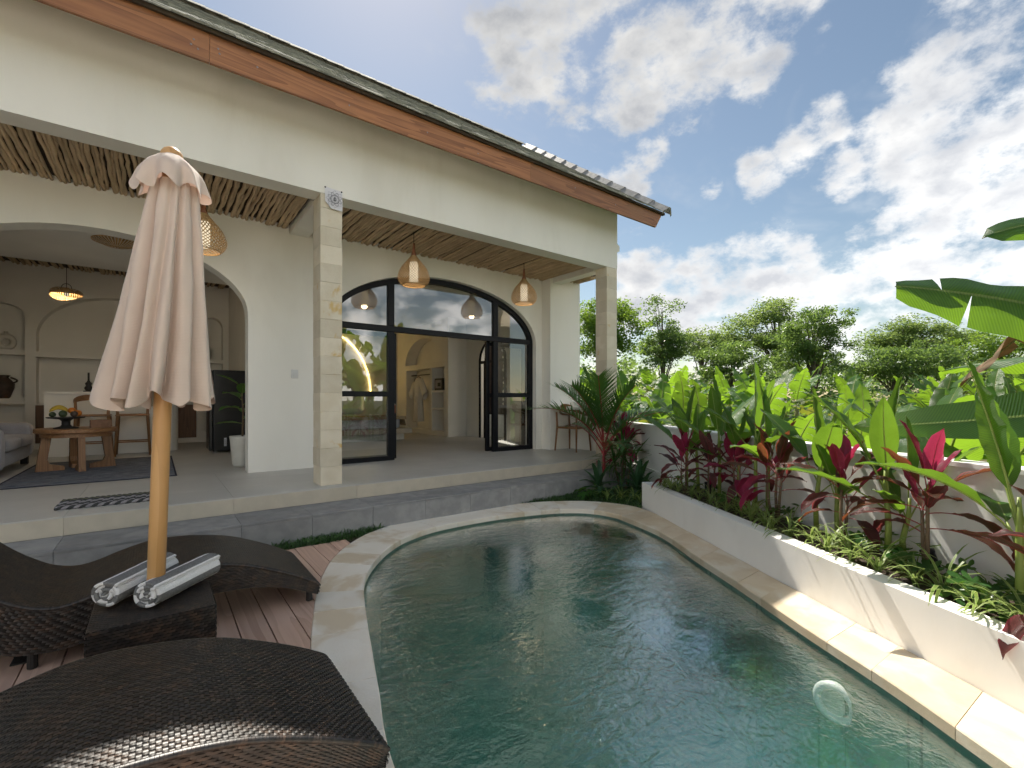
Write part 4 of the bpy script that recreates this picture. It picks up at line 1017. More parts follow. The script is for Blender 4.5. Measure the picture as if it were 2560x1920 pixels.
# sofa with cushion
sf_ = thing('sofa', 'light grey fabric sofa at the left edge of the living room', 'sofa', (-1.95, 9.15, T))
def pad(x0, x1, y0, y1, z0, z1, b=.05, N=6):
    m = MB()
    ex = lambda t, e: math.copysign(abs(t)**e, t)
    def f(u, v):
        a = 2*math.pi*u; p = -math.pi/2+math.pi*v
        cx_, cy_ = ex(math.cos(a), .25)*abs(math.cos(p))**.25, ex(math.sin(a), .25)*abs(math.cos(p))**.25
        return ((x0+x1)/2+cx_*(x1-x0)/2, (y0+y1)/2+cy_*(y1-y0)/2, (z0+z1)/2+ex(math.sin(p), .3)*(z1-z0)/2)
    return m.grid(f, 40, 14)
pad(-.42, .46, -.92, .92, .10, .30).build('base', 'sofa', sf_, smooth=True)
pad(-.46, .47, -.98, -.74, .06, .62).build('arm', 'sofa', sf_, smooth=True); pad(-.46, .47, .74, .98, .10, .62).build('arm', 'sofa', sf_, smooth=True)
pad(-.46, -.22, -.95, .95, .10, .85).build('backrest', 'sofa', sf_, smooth=True)
pad(-.22, .50, -.735, .0, .30, .46).build('seat_cushion', 'sofa', sf_, smooth=True); pad(-.22, .50, .0, .735, .30, .46).build('seat_cushion', 'sofa', sf_, smooth=True)
for sx in (-.36, .38):
    for sy in (-.85, .85): MB().box(sx-.04, sx+.04, sy-.04, sy+.04, 0, .12).build('foot', 'black_matte', sf_)
cu = thing('cushion', 'brown patterned cushion on the grey sofa', 'cushion', (-1.86, 9.2, T+.64), R(15))
o = pad(-.08, .08, -.24, .24, -.2, .2).build('cover', 'cushion', cu, smooth=True); o.rotation_euler = (0, R(-20), 0)
# shelves: vases
dv = thing('ring_vase', 'white ring-shaped vase on the upper niche shelf', 'vase', (-2.28, 12.93, 2.303))
MB().tube([(.10*math.cos(2*math.pi*k/24), 0, .15+.11*math.sin(2*math.pi*k/24)) for k in range(25)], .05, 12, False).build('ring', 'ceramic', dv, smooth=True)
MB().lathe([(.03, .29), (.025, .33), (.032, .35), (.02, .35)], 14).build('mouth', 'ceramic', dv, smooth=True)
un = thing('urn', 'dark clay urn with two handles in the lower niche', 'urn', (-2.32, 12.93, 1.373))
MB().lathe([(.08, 0), (.10, .02), (.155, .2), (.16, .28), (.10, .37), (.075, .40), (.10, .44), (.08, .44), (.06, .4)], 26).build('body', 'terracotta', un, smooth=True)
for sx in (-1, 1): MB().tube([(sx*(.10+.09*math.sin(math.pi*k/8)), 0, .28+.12*k/8) for k in range(9)], .015, 7).build('handle', 'terracotta', un, smooth=True)
cv = thing('slim_vase', 'pale slim vase on the narrow right niche shelf', 'vase', (.95, 12.93, 2.278))
MB().lathe([(.05, 0), (.06, .02), (.06, .2), (.045, .27), (.05, .29), (.03, .29)], 18).build('body', 'ceramic', cv, smooth=True)
# fridge
fr_ = thing('fridge', 'tall black fridge beside the right jamb of the living room arch', 'fridge', (1.06, 10.2, T))
MB().rbox(-.25, .26, -.29, .30, .03, 1.5, .01).build('body', 'fridge_black', fr_)
MB().rbox(-.31, -.255, -.29, .30, .05, .98, .01).build('door', 'fridge_black', fr_); MB().rbox(-.31, -.255, -.29, .30, .995, 1.49, .01).build('door', 'fridge_black', fr_)
MB().rbox(-.08, -.04, -.2925, -.2905, .12, .27, .0005).build('label_sticker', 'paper', fr_)
for k in range(6): MB().box(-.075, -.045, -.2945, -.2928, .135+k*.021, .142+k*.021).build('label_print', 'ink', fr_)
for k in (-1, 1): MB().box(.0+k*.2-.02, k*.2+.02, -.25, .25, 0, .03).build('foot', 'steel', fr_)
# potted rubber plant behind the right jamb
pt_ = thing('potted_plant', 'potted rubber plant in a pale tall pot at the right arch jamb', 'potted plant', (.99, 7.72, T))
MB().lathe([(.001, 0), (.10, 0), (.13, .04), (.16, .40), (.165, .44), (.15, .44), (.14, .40), (.001, .39)], 28).build('pot', 'ceramic', pt_, smooth=True)
MB().tube([(0, 0, .39), (.01, 0, .8), (-.02, .01, 1.2)], [.014, .012, .007], 7).build('stem', 'cane', pt_, smooth=True)
RBP = pt_
# ------------------------------------------------------------------ chair on the terrace
chr_ = thing('bar_chair', 'teak armchair with curved back tucked under the bar counter', 'chair', (6.27, 6.33, T), R(8))
for sx in (-1, 1):
    for sy in (-1, 1):
        MB().tube([(sx*.225, sy*.25, 0), (sx*.19, sy*.225, .45), (sx*.185 - (.0 if sx > 0 else .01), sy*.235, .66 if sx > 0 else .73)], [.014, .021, .017], 8).build('leg', 'teak', chr_, smooth=True)
MB().rbox(-.21, .215, -.225, .225, .42, .455, .012).build('seat', 'teak_flat', chr_)
def bck(k):
    def f(u, v):
        a = math.pi*(.5+u); rx, ry = .25, .265
        h = .10*math.sin(math.pi*u)**1.5+.035
        return ((rx-k*.022)*math.cos(a)*1.0+(.10 if u in (0, 1) else .0), (ry-k*.022)*math.sin(a), .665+.10*math.sin(math.pi*u)+h*v*.9)
    return f
m = MB(); m.grid(bck(0), 28, 3); m.grid(bck(1), 28, 3)
m.grid(lambda u, v: tuple(Vector(bck(0)(u, 1)).lerp(Vector(bck(1)(u, 1)), v)), 28, 1); m.grid(lambda u, v: tuple(Vector(bck(0)(u, 0)).lerp(Vector(bck(1)(u, 0)), v)), 28, 1)
m.build('backrest', 'teak_flat', chr_, smooth=True, merge=.0005)
for sy in (-1, 1): MB().tube([(.0, sy*.262, .685), (.12, sy*.25, .675), (.2, sy*.235, .66)], [.018, .018, .014], 8).build('armrest', 'teak_flat', chr_, smooth=True)

# ------------------------------------------------------------------ rattan sun loungers, woven strand by strand
TOP = [(.0, .125), (-.03, .165), (-.18, .268), (-.37, .372), (-.5, .418), (-.62, .442), (-.75, .455), (-.87, .445), (-1.0, .403), (-1.1, .362), (-1.19, .345), (-1.28, .372), (-1.36, .43), (-1.45, .52), (-1.53, .62), (-1.62, .74), (-1.70, .85)]
BOT = [(-.01, .055), (-.04, .07), (-.20, .16), (-.37, .212), (-.5, .225), (-.62, .222), (-.75, .205), (-.87, .175), (-1.0, .13), (-1.1, .10), (-1.2, .09), (-1.32, .11), (-1.42, .17), (-1.52, .27), (-1.60, .39), (-1.70, .55), (-1.78, .68)]
tc = catmull([(x, 0, z) for x, z in TOP], 12, False); bc = catmull([(x, 0, z) for x, z in BOT], 12, False)
def resample(c, N):
    L = [0]
    for a, b in zip(c[:-1], c[1:]): L.append(L[-1]+(b-a).length)
    out = []; j = 0
    for i in range(N+1):
        t = L[-1]*i/N
        while j < len(L)-2 and L[j+1] < t: j += 1
        f = (t-L[j])/max(1e-9, L[j+1]-L[j]); out.append(c[j].lerp(c[j+1], min(1, f)))
    return out, L[-1]
WID = .70
def weave(Pt, nu, nv, nrm, amp, style):
    """strand pads on a patch Pt(u,v); every visible crossing is a small arched piece"""
    V = []; Fq = []
    E = lambda a, b: Vector(Pt(min(max(a, 0), nu)/nu, min(max(b, 0), nv)/nv))
    for i in range(nu):
        for j in range(nv):
            along = (i+j) % 2 == 0
            if style == 'side':
                if (i + 2*j) % 4 >= 2 and False: continue
                along = True
                if (i+j) % 2: continue
                lu, lv = 1.06, .43
            else: lu, lv = (.86, .36) if along else (.40, .78)
            cu_, cv_ = i+.5, j+.5
            n_ = nrm(cu_/nu, cv_/nv)
            o = len(V)
            if along:
                for du, h in ((-lu, -.15), (-lu*.45, .85), (lu*.45, .85), (lu, -.15)):
                    for dv in (-lv, lv): V.append(E(cu_+du, cv_+dv) + n_*(amp*h))
            else:
                for dv, h in ((-lv, -.15), (-lv*.45, .8), (lv*.45, .8), (lv, -.15)):
                    for du in (-lu, lu): V.append(E(cu_+du, cv_+dv) + n_*(amp*h))
            for k in range(3): Fq.append((o+2*k, o+2*k+1, o+2*k+3, o+2*k+2))
    return V, Fq
def as_part(name, V, Fq, mat, parent, smooth=True):
    me = bpy.data.meshes.new(name); me.from_pydata(V, [], Fq); me.materials.append(MATS[mat])
    if smooth: me.polygons.foreach_set('use_smooth', [True]*len(Fq))
    o = link(name, me, parent); return o
NT_, NW = 150, 50
tr, tl = resample(tc, NT_); br_, bl = resample(bc, NT_)
def ev(c, u):
    f = u*(len(c)-1); i = min(int(f), len(c)-2); return c[i].lerp(c[i+1], f-i)
def topP(u, v): p = ev(tr, u); return (p.x, v*WID, p.z)
def topN(u, v):
    d = ev(tr, min(1, u+.01))-ev(tr, max(0, u-.01)); nn = Vector((-d.z, 0, d.x)).normalized(); return nn if nn.z > 0 else -nn
def lounger(loc, label, rz=0.):
    t_ = thing('sun_lounger', label, 'sun lounger', loc, rz, 'black rattan sun loungers')
    return t_
l1 = lounger((.65, 1.57, 0), 'dark rattan wave lounger in the foreground with a sunlit rim')
m = MB(); m.grid(topP, 100, 1); m.grid(lambda u, v: (ev(br_, u).x, v*WID, ev(br_, u).z), 100, 1)
for y in (.004, WID-.004): m.grid(lambda u, v: tuple(Vector((ev(tr, u).x, y, ev(tr, u).z)).lerp(Vector((ev(br_, u).x, y, ev(br_, u).z)), v)), 100, 1)
for e in (0, 1): m.add([(ev(tr, e).x, 0, ev(tr, e).z), (ev(tr, e).x, WID, ev(tr, e).z), (ev(br_, e).x, WID, ev(br_, e).z), (ev(br_, e).x, 0, ev(br_, e).z)], [(0, 1, 2, 3)])
m.build('shell', 'rattan_back', l1)
V, Fq = weave(topP, NT_, NW, topN, .0055, 'top'); o = as_part('top_weave', V, Fq, 'rattan', l1); o['kind'] = 'stuff'
for y, sgn in ((0., -1), (WID, 1)):
    sp_ = lambda u, v: tuple(Vector((ev(tr, u).x, y, ev(tr, u).z)).lerp(Vector((ev(br_, u).x, y, ev(br_, u).z)), v))
    V, Fq = weave(sp_, 110, 18, lambda u, v: Vector((0, sgn, 0)), .0045, 'side'); o = as_part('side_weave', V, Fq, 'rattan', l1); o['kind'] = 'stuff'
ep = lambda u, v: tuple(Vector((ev(tr, 0).x+.004, u*WID, ev(tr, 0).z)).lerp(Vector((ev(br_, 0).x+.004, u*WID, ev(br_, 0).z)), v))
V, Fq = weave(ep, 46, 6, lambda u, v: Vector((1, 0, 0)), .004, 'side'); o = as_part('end_weave', V, Fq, 'rattan', l1); o['kind'] = 'stuff'
# wrapped rims: strand after strand round the edge
for y in (0., WID):
    V = []; Fq = []; N = 210
    for i in range(N):
        p = ev(tr, (i+.04)/N); q = ev(tr, (i+.96)/N); n_ = topN((i+.5)/N, 0); o = len(V); sg = -1 if y == 0 else 1
        for a in range(6):
            an = R(-20+a*32); d = n_*math.cos(an)*.012+Vector((0, sg*math.sin(an)*.012, 0))
            for s_ in (p, q): V.append(Vector((s_.x, y, s_.z))+d - n_*.008)
        Fq += [(o+2*k, o+2*k+1, o+2*k+3, o+2*k+2) for k in range(5)]
    o = as_part('rim_wrap', V, Fq, 'rattan', l1); o['kind'] = 'stuff'
for x, z in ((-.05, .085), (-1.08, .115), (-1.28, .11)):
    for y in (.05, WID-.05): MB().lathe([(.016, 0), (.02, .004), (.018, z)], 10, (x, y), close=True).build('foot', 'black_matte', l1)
MB().box(-1.62, -1.58, .08, WID-.08, .0, .42).build('back_support', 'black_matte', l1)
l1.scale = (1.06, 1.04, .865)
l2 = copytree(l1); l2.location = (.866, 3.25, 0); l2['label'] = 'dark rattan wave lounger behind the side table, nearer the terrace'

# ------------------------------------------------------------------ rattan side table
st_ = thing('side_table', 'square black rattan side table carrying the rolled towels', 'side table', (-.005, 2.85, 0))
TW, TD, TH = .235, .185, .345
MB().box(-TW+.004, TW-.004, -TD+.004, TD-.004, .0, TH-.003).build('body', 'rattan_back', st_)
fp = lambda u, v: ((-1+2*u)*TW, (-1+2*v)*TD, TH)
V, Fq = weave(fp, 38, 30, lambda u, v: Vector((0, 0, 1)), .004, 'top'); o = as_part('top_weave', V, Fq, 'rattan', st_); o['kind'] = 'stuff'
for ax, sg in ((0, -1), (0, 1), (1, -1), (1, 1)):
    if ax == 0: f_ = lambda u, v, sg=sg: ((-1+2*u)*TW, sg*TD, TH-v*(TH-.01)); nn = Vector((0, sg, 0)); nu = 34
    else: f_ = lambda u, v, sg=sg: (sg*TW, (-1+2*u)*TD, TH-v*(TH-.01)); nn = Vector((sg, 0, 0)); nu = 27
    V, Fq = weave(f_, nu, 25, lambda u, v, nn=nn: nn, .0045, 'side'); o = as_part('side_weave', V, Fq, 'rattan', st_); o['kind'] = 'stuff'

# ------------------------------------------------------------------ rolled towels
def towel(loc, rz, label, L=.43, rt=.0, tail=True):
    t_ = thing('rolled_towel', label, 'towel', loc, rz, 'rolled towels on the side table')
    # spiral ribbon in the y-z plane, rolled along x; stripes follow the arc length
    N = 220; turns = 3.6; r0, r1 = .014, .071; thk = (r1-r0)/turns*.86
    pts = []; s_ = 0; sl_ = [0]
    for i in range(N+1):
        t = i/N; a = R(-80) + turns*2*math.pi*t; r = r0+(r1-r0)*t
        squ = 1+.05*math.sin(a*2+1)
        pts.append((r*math.cos(a)*1.04, r*math.sin(a)*.94*squ, a))
        if i: s_ += math.hypot(pts[i][0]-pts[i-1][0], pts[i][1]-pts[i-1][1]); 
        sl_.append(s_)
    if tail:
        a = pts[-1]
        for k in range(1, 6):
            pts.append((a[0]+(.006*k if tail else 0), a[1]-.0016*k, R(-90)+turns*0)); sl_.append(sl_[-1]+.006)
    m = MB(); K = 44
    rs = random.Random(hash(label) % 999)
    ph = rs.uniform(0, 9)
    for i in range(len(pts)-1):
        stripe = int((sl_[i+1]+.03)/.048) % 2
        row = []
        for q in (i, i+1):
            y, z, a = pts[q]; nx, nz = (math.cos(a), math.sin(a)) if q <= N else (0, 1.)
            for sg in (0, -1):
                for k in range(K+1):
                    u = k/K; e = math.sin(math.pi*u)
                    sw = .003*mnoise.noise((u*4, 0, ph)); endp = .006*math.sin(q*.16+ph)*(1-e)*(1 if u < .5 else -1)
                    bul = .0010*mnoise.noise((u*6, q*.06, ph+5))+.0016*mnoise.noise((u*75, q*1.4, ph))
                    row.append(((u-.5)*L+endp, y+nx*(sg*thk+bul)+sw, z+nz*(sg*thk+bul)))
        A = K+1
        fs = []
        for k in range(K):
            fs.append((k, k+1, 2*A+k+1, 2*A+k)); fs.append((A+k, 3*A+k, 3*A+k+1, A+k+1))
        fs += [(0, 2*A, 3*A, A), (K, A+K, 3*A+K, 2*A+K)]
        if i == 0: fs += [(k, A+k, A+k+1, k+1) for k in range(K)]
        if i == len(pts)-2: fs += [(2*A+k, 2*A+k+1, 3*A+k+1, 3*A+k) for k in range(K)]
        m.add(row, fs, stripe)
    return m.build('towel_cloth', ['towel_white', 'towel_grey'], t_, smooth=True, merge=.00025)
towel((.105, 2.965, TH+.066), math.atan2(.345, .30), 'grey and white striped rolled towel at the front of the side table')
towel((-.07, 3.09, TH+.072), math.atan2(.41, .27), 'grey and white striped rolled towel behind the parasol pole')

# ------------------------------------------------------------------ folded parasol
par = thing('parasol', 'folded dusty pink parasol on a wooden pole through the side table', 'parasol', (-.005, 2.90, 0))
tilt = Vector((.030, -.022, 1.))
pc = lambda z: Vector((tilt.x*(z-.3), tilt.y*(z-.3), z))
MB().tube([pc(0), pc(.8), pc(1.6), pc(2.47)], .0375, 20).build('pole', 'pole_wood', par, smooth=True)
mb_ = MB()
NS = 168
rf = random.Random(4); PLT = []
for k in range(11):
    PLT.append((2*math.pi*(k+rf.uniform(-.28, .28))/11, rf.uniform(.5, 1.0), rf.uniform(.09, .15), rf.uniform(-.22, .22), rf.uniform(0, 6)))
def fold(a, t):
    """loose cloth: broad bulging panels between narrow wandering valleys"""
    v_ = 0.
    for c0, dp, wd_, dr, ph in PLT:
        d = (a-c0-dr*t-.05*math.sin(t*5+ph)+math.pi) % (2*math.pi) - math.pi
        v_ -= dp*(.55+.45*t)*math.exp(-(d/wd_)**2)
    return .62+v_*1.85+.16*math.cos(5*a+2*t+1)
def canopy(u, v):
    a = 2*math.pi*v; t = u
    z = 2.40-1.07*t
    Rr = .080+.104*t**.9+.02*max(0, t-.65)
    amp = .30+.10*t
    hem = 0
    if t > .93: hem = (t-.93)/.07
    r = Rr*(1+amp*fold(a+.10*t, t)*(1+.12*max(0, t-.8)/.2))
    zz = z + .030*math.cos(8*a+.9)*t*t + .018*math.sin(3*a)*t*t - hem*.006*math.cos(16*a)
    sway = Vector((-.026*t+.012, .018*t, 0))
    sag = .006*mnoise.noise((a*3, t*7, 1.))
    c_ = pc(zz); return (c_.x+sway.x+(r+sag)*math.cos(a), c_.y+sway.y+(r+sag)*math.sin(a), zz)
mb_.grid(canopy, 60, NS)
mb_.grid(lambda u, v: tuple(Vector(canopy(1-.10*u, v)).lerp(Vector((pc(1.4).x-.014, pc(1.4).y+.018, canopy(1-.10*u, v)[2])), .05+.02*u)), 3, NS)
mb_.build('canopy', 'parasol_cloth', par, smooth=True, merge=.0004)
vc = MB()
def vent(u, v):
    a = 2*math.pi*v; t = u
    r = .020+.120*math.sin(min(1., t*1.35)*math.pi/2)*(.75) + .055*max(0, t-.35)
    wv = math.cos(8*a+.5+.5*math.sin(a*2))
    r *= 1+.14*t*t*wv+.05*t*math.cos(13*a)
    z = 2.545-.03*t-.155*t**1.7+.024*t*t*math.cos(8*a+2.0)+.012*t*math.sin(3*a)
    c_ = pc(z); return (c_.x+r*math.cos(a), c_.y+r*math.sin(a), z)
vc.grid(vent, 22, 144); vc.build('vent_cap', 'parasol_cloth', par, smooth=True, merge=.0004)
MB().lathe([(.001, .055), (.02, .052), (.036, .04), (.046, .022), (.048, .008), (.05, 0.)], 24, (pc(2.53).x, pc(2.53).y)).build('finial', 'pole_wood', par, smooth=True).location = (0, 0, 2.528)
# ------------------------------------------------------------------ plants
FW = Vector((math.sin(th), math.cos(th), 0)); RT = Vector((math.cos(th), -math.sin(th), 0))
def cw(u, w, z=0.): v = FW*w + RT*(u*w); v.z = z; return v      # point at lateral slope u and depth w in front of the pool terrace
def spine_leaf(spine, W, roll=0., fold=.2, wave=.01, tears=0, seed=0, wp=(.75, .75), rib=.0, pet=0, mats=('banana_leaf', 'helic_stem'), wfreq=9., tear_drop=.5):
    """leaf blade grown along a spine of points, with folded halves, wavy rim, torn strips and a midrib"""
    rs = random.Random(seed); m = MB(); n_ = len(spine)-1
    tg = [(spine[min(i+1, n_)]-spine[max(i-1, 0)]).normalized() for i in range(n_+1)]
    fr = []
    for t in tg:
        sd = t.cross(Vector((0, 0, 1)))
        sd = sd.normalized() if sd.length > .05 else Vector((1, 0, 0))
        if fr and sd.dot(fr[-1][0]) < 0: sd = -sd
        q = Matrix.Rotation(roll, 3, t); sd = q @ sd; fr.append((sd, sd.cross(t).normalized()))
    i0 = pet
    def P(f):
        f = min(max(f, 0), n_); i = min(int(f), n_-1); a = f-i
        return spine[i].lerp(spine[i+1], a), fr[i][0].lerp(fr[i+1][0], a).normalized(), fr[i][1].lerp(fr[i+1][1], a).normalized()
    wd = lambda t: W*max(0., math.sin(math.pi*min(1, max(0, t))**wp[0]))**wp[1]
    nb = n_-i0; ph = rs.uniform(0, 9)
    for sg in (-1, 1):
        # blocks of untorn strips
        cuts = sorted(rs.sample(range(2, nb-1), min(tears, max(0, nb-3)))) if tears else []
        ed = [0]+cuts+[nb]
        for a, b in zip(ed[:-1], ed[1:]):
            dr = rs.uniform(-.15, 1)*tear_drop if tears else 0.; tcn = (a+b)/2
            pull = rs.uniform(.05, .16) if tears else 0.
            for i in range(a, b):
                for s0, s1 in ((0, .5), (.5, 1.)):
                    vs = []
                    for ii, ss in ((i, s0), (i, s1), (i+1, s1), (i+1, s0)):
                        f = ii + ss*pull*(tcn-ii)
                        t = f/nb; p, x, nn = P(i0+f); wv = wd(t)
                        o_ = p + x*(sg*ss*wv*math.cos(fold)) + nn*(ss*wv*math.sin(fold) - dr*ss*ss*wv + wave*ss*math.sin(t*wfreq*6.28+ph+sg))
                        vs.append(o_); m.uv[len(m.v)+len(vs)-1] = (.5+sg*ss*.5, t)
                    m.add(vs, [(0, 1, 2, 3) if sg > 0 else (3, 2, 1, 0)])
    if rib:
        pts = [p - fr[i][1]*rib*.6 for i, p in enumerate(spine)]
        m.tube(pts, [rib*(1-.82*i/n_) for i in range(n_+1)], 5, True, 1)
    return m.mesh('leaf', list(mats), True, merge=.0004, normals=False)
def yz_spine(L, bend, N=16, p=1.3, side=0., pitch=0.):
    pts = [Vector((0, 0, 0))]; a = pitch
    for i in range(N):
        t = (i+.5)/N; a = pitch - bend*t**p
        pts.append(pts[-1] + Vector((side*math.sin(t*3)*L/N, math.cos(a)*L/N, math.sin(a)*L/N)))
    return pts
# --- banana grove
BL = []
for i, (bend, fold_, tears, mat_, Wd) in enumerate([(.35, .30, 2, 'banana_leaf', .31), (.8, .22, 8, 'banana_leaf', .34), (1.25, .12, 13, 'banana_leaf', .33), (.55, .35, 5, 'banana_leaf', .30),
                                                    (1.5, .05, 12, 'banana_leaf_old', .31), (.95, .25, 10, 'banana_leaf', .34), (1.1, .1, 11, 'banana_leaf_old', .29), (.25, .6, 0, 'banana_leaf', .17), (.7, .2, 11, 'banana_leaf_old', .28)]):
    BL.append(spine_leaf(yz_spine(1.75, bend, 20, 1.3, .15*(-1)**i), Wd, 0, fold_, .022, tears, 40+i, (.62, .62), .018, 3, (mat_, 'helic_stem'), 5., .7))
DRY = [spine_leaf(yz_spine(1.5, 2.6, 18, .8, .3), .13, 0, .9, .05, 9, 70+i, (.7, .6), .014, 2, ('banana_leaf_dry', 'banana_leaf_dry'), 6., 1.2) for i in range(2)]
SPEAR = MB().tube([(0, 0, 0), (.01, 0, .5), (.0, .02, 1.0), (.02, .03, 1.35)], [.02, .03, .022, .004], 8).mesh('leaf', 'banana_leaf', True)
STEM = MB().tube([(0, 0, 0), (.01, .01, .5), (-.01, .0, 1.0), (.0, .0, 1.5)], [.115, .095, .08, .06], 12).mesh('stem', 'banana_stem', True)
def banana(pos, H_, sc, rs, label, group, young=False):
    t_ = thing('banana_plant', label, 'banana plant', pos, rs.uniform(0, 6.28), group)
    link('stem', STEM, t_, None, None, (sc, sc, H_/1.5))
    nl = rs.randint(6, 8); a0 = rs.uniform(0, 6.28)
    for k in range(nl):
        f = k/(nl-1)
        pitch = R(82-74*f**.85+rs.uniform(-14, 14)); yaw = a0+k*2.4+rs.uniform(-.3, .3)
        me = BL[rs.choice((0, 3, 3, 1))] if f < .4 else BL[rs.choice((1, 2, 5, 8, 4 if f > .6 else 5, 6 if f > .6 else 2))]
        link('leaf', me, t_, (0, 0, H_*(.98-.10*f)), (pitch, 0, yaw), sc*rs.uniform(.82, 1.1)*(.9 if f < .2 else 1))
    for k in range(rs.choice((0, 1, 1, 2, 3))):
        link('dry_leaf', DRY[k % 2], t_, (0, 0, H_*.86), (R(rs.uniform(15, 45)), 0, rs.uniform(0, 6.28)), sc*rs.uniform(.7, 1.))
    return t_
rb_ = random.Random(21)
spots = []
tries = 0
while len(spots) < 64 and tries < 20000:
    tries += 1
    w_ = 5.2 + 22*rb_.random()**1.25; u_ = rb_.uniform(.13, 1.75)
    if w_ > 15 and u_ > 1.35: continue
    p = cw(u_, w_)
    rel = Vector((p.x, p.y))-P0; nn_ = rel.dot(PN); ss_ = rel.dot(PD)
    if nn_ < 1.75 or (p.x < 8.9 and p.y > 4.9): continue
    if any((p-q).length < (1.25+.035*w_) for q, _ in spots): continue
    spots.append((p, w_))
spots.sort(key=lambda q: q[1])
ORD = ['first', 'second', 'third', 'fourth', 'fifth', 'sixth', 'seventh', 'eighth', 'ninth', 'tenth', 'eleventh', 'twelfth', 'thirteenth', 'fourteenth', 'fifteenth', 'sixteenth', 'seventeenth', 'eighteenth', 'nineteenth', 'twentieth', 'twenty-first', 'twenty-second', 'twenty-third', 'twenty-fourth', 'twenty-fifth', 'twenty-sixth', 'twenty-seventh', 'twenty-eighth', 'twenty-ninth', 'thirtieth', 'thirty-first', 'thirty-second']
def vu(p): return (p.x*RT.x+p.y*RT.y)/(p.x*FW.x+p.y*FW.y)
ROWS = [('front row', 0, 8.5), ('second row', 8.5, 12), ('third row', 12, 16), ('back rows', 16, 99)]
BLAB = {}
for nm, a_, b_ in ROWS:
    row = sorted([k for k, (p, w_) in enumerate(spots) if a_ <= w_ < b_ and vu(p) < 1.12], key=lambda k: vu(spots[k][0]))
    for q_, k in enumerate(row): BLAB[k] = 'banana plant in the %s of the grove, %s from the left' % (nm, ORD[min(q_, 31)])
for i, (p, w_) in enumerate(spots):
    top = 1.335 + w_*rb_.uniform(.035, .085) + (.35 if p.length > 0 and (p.x*RT.x+p.y*RT.y)/w_ > 1.15 else 0)   # tip height above the deck
    sc = rb_.uniform(.85, 1.2) if w_ < 11 else rb_.uniform(.9, 1.25)
    Hs = max(.9, top+1.3-1.35*sc)
    p.z = gz(p.x, p.y)-.05
    near = w_ < 8.5
    banana(p, Hs, sc, rb_, BLAB.get(i, 'banana plant beyond the right edge of the picture'), 'banana plants of the grove')
# the big plant at the right edge: its leaves reach over the wall
big = thing('banana_plant', 'large banana plant whose long leaves reach in from the right edge', 'banana plant', (0, 0, 0))
bp0 = cw(1.62, 2.75, -1.4)
MB().tube([bp0, bp0+Vector((0, 0, 1.5)), bp0+Vector((-.03, .03, 3.0))], [.13, .11, .07], 14).build('stem', 'banana_stem', big, smooth=True)
def bez(a, b, c, N=26): return [a.lerp(b, i/N).lerp(b.lerp(c, i/N), i/N) for i in range(N+1)]
hb = bp0+Vector((-.02, .02, 2.95))
def big_leaf(mid_, tip, W, roll, mat_, fold_=.25, tears=0, seed=5, wave=.012, wp=(.55, .5), drop=.3, name='leaf'):
    link(name, spine_leaf(bez(hb+Vector((0, 0, -.1)), mid_, tip), W, roll, fold_, wave, tears, seed, wp, .02, 3, (mat_, 'banana_stem'), 4., drop), big)
big_leaf(cw(1.30, 3.0, 1.95), cw(.822, 3.35, 2.16), .34, R(-62), 'banana_leaf_dark', -.34, 3, 5, .020, (.40, .34), .12)
big_leaf(cw(1.22, 2.95, 1.22), cw(.728, 3.42, 1.14), .215, R(-47), 'banana_leaf_dark', .04, 0, 6, .006, (.48, .42))
big_leaf(cw(1.40, 2.85, 2.75), cw(1.008, 3.1, 2.42), .17, R(-58), 'banana_leaf_dark', -.30, 0, 7, .008, (.4, .28))
big_leaf(cw(1.30, 3.7, 2.75), cw(.96, 4.2, 1.45), .17, R(30), 'banana_leaf_dry', .8, 7, 8, .05, (.6, .6), 1.2, 'dry_leaf')
big_leaf(cw(1.3, 3.9, 1.9), cw(.92, 4.4, 1.62), .22, R(10), 'banana_leaf', -.4, 2, 9, .02)
big_leaf(cw(1.7, 2.2, 3.3), cw(1.5, 1.6, 3.9), .26, R(0), 'banana_leaf', .3, 3, 10, .02)
big_leaf(cw(2.1, 2.8, 3.2), cw(2.6, 2.9, 3.3), .26, R(0), 'banana_leaf', .2, 4, 11, .02)
big_leaf(cw(1.9, 3.6, 3.2), cw(2.0, 4.4, 3.0), .26, R(0), 'banana_leaf', .2, 5, 12, .02)
for q_, (x_, y_, h_) in enumerate(((4.9, -2.3, 4.0), (6.3, -1.3, 3.9))):
    banana(Vector((x_, y_, -1.4)), h_, 1.25, rb_, ('tall banana plant mirrored in the left door pane', 'tall banana plant mirrored beside the first in the door glass')[q_], 'tall banana plants mirrored in the glass')
# --- plants of the planter
def rosette(parent, z0, meshes, nleaf, pitch, sc, rs, base=(0, 0), name='leaf', spread=.01):
    a0 = rs.uniform(0, 6.28)
    for k in range(nleaf):
        f = k/max(1, nleaf-1)
        pt = R(pitch[0]+(pitch[1]-pitch[0])*f+rs.uniform(-9, 9)); yw = a0+k*2.4+rs.uniform(-.3, .3)
        link(name, meshes(f, rs), parent, (base[0], base[1], z0-f*spread), (pt, rs.uniform(-.15, .15), yw), sc*rs.uniform(.8, 1.15))
HL = [spine_leaf(yz_spine(.78, b, 16, 1.2, sd), wd_, 0, fo, .008, 0, 90+i, (.82, .8), .0065, 4, ('helic_leaf', 'helic_stem'), 4.) for i, (b, wd_, fo, sd) in enumerate([(.25, .078, .35, .1), (.6, .085, .3, -.1), (1.0, .082, .25, .15), (.35, .07, .5, 0.), (.12, .06, .75, 0.)])]
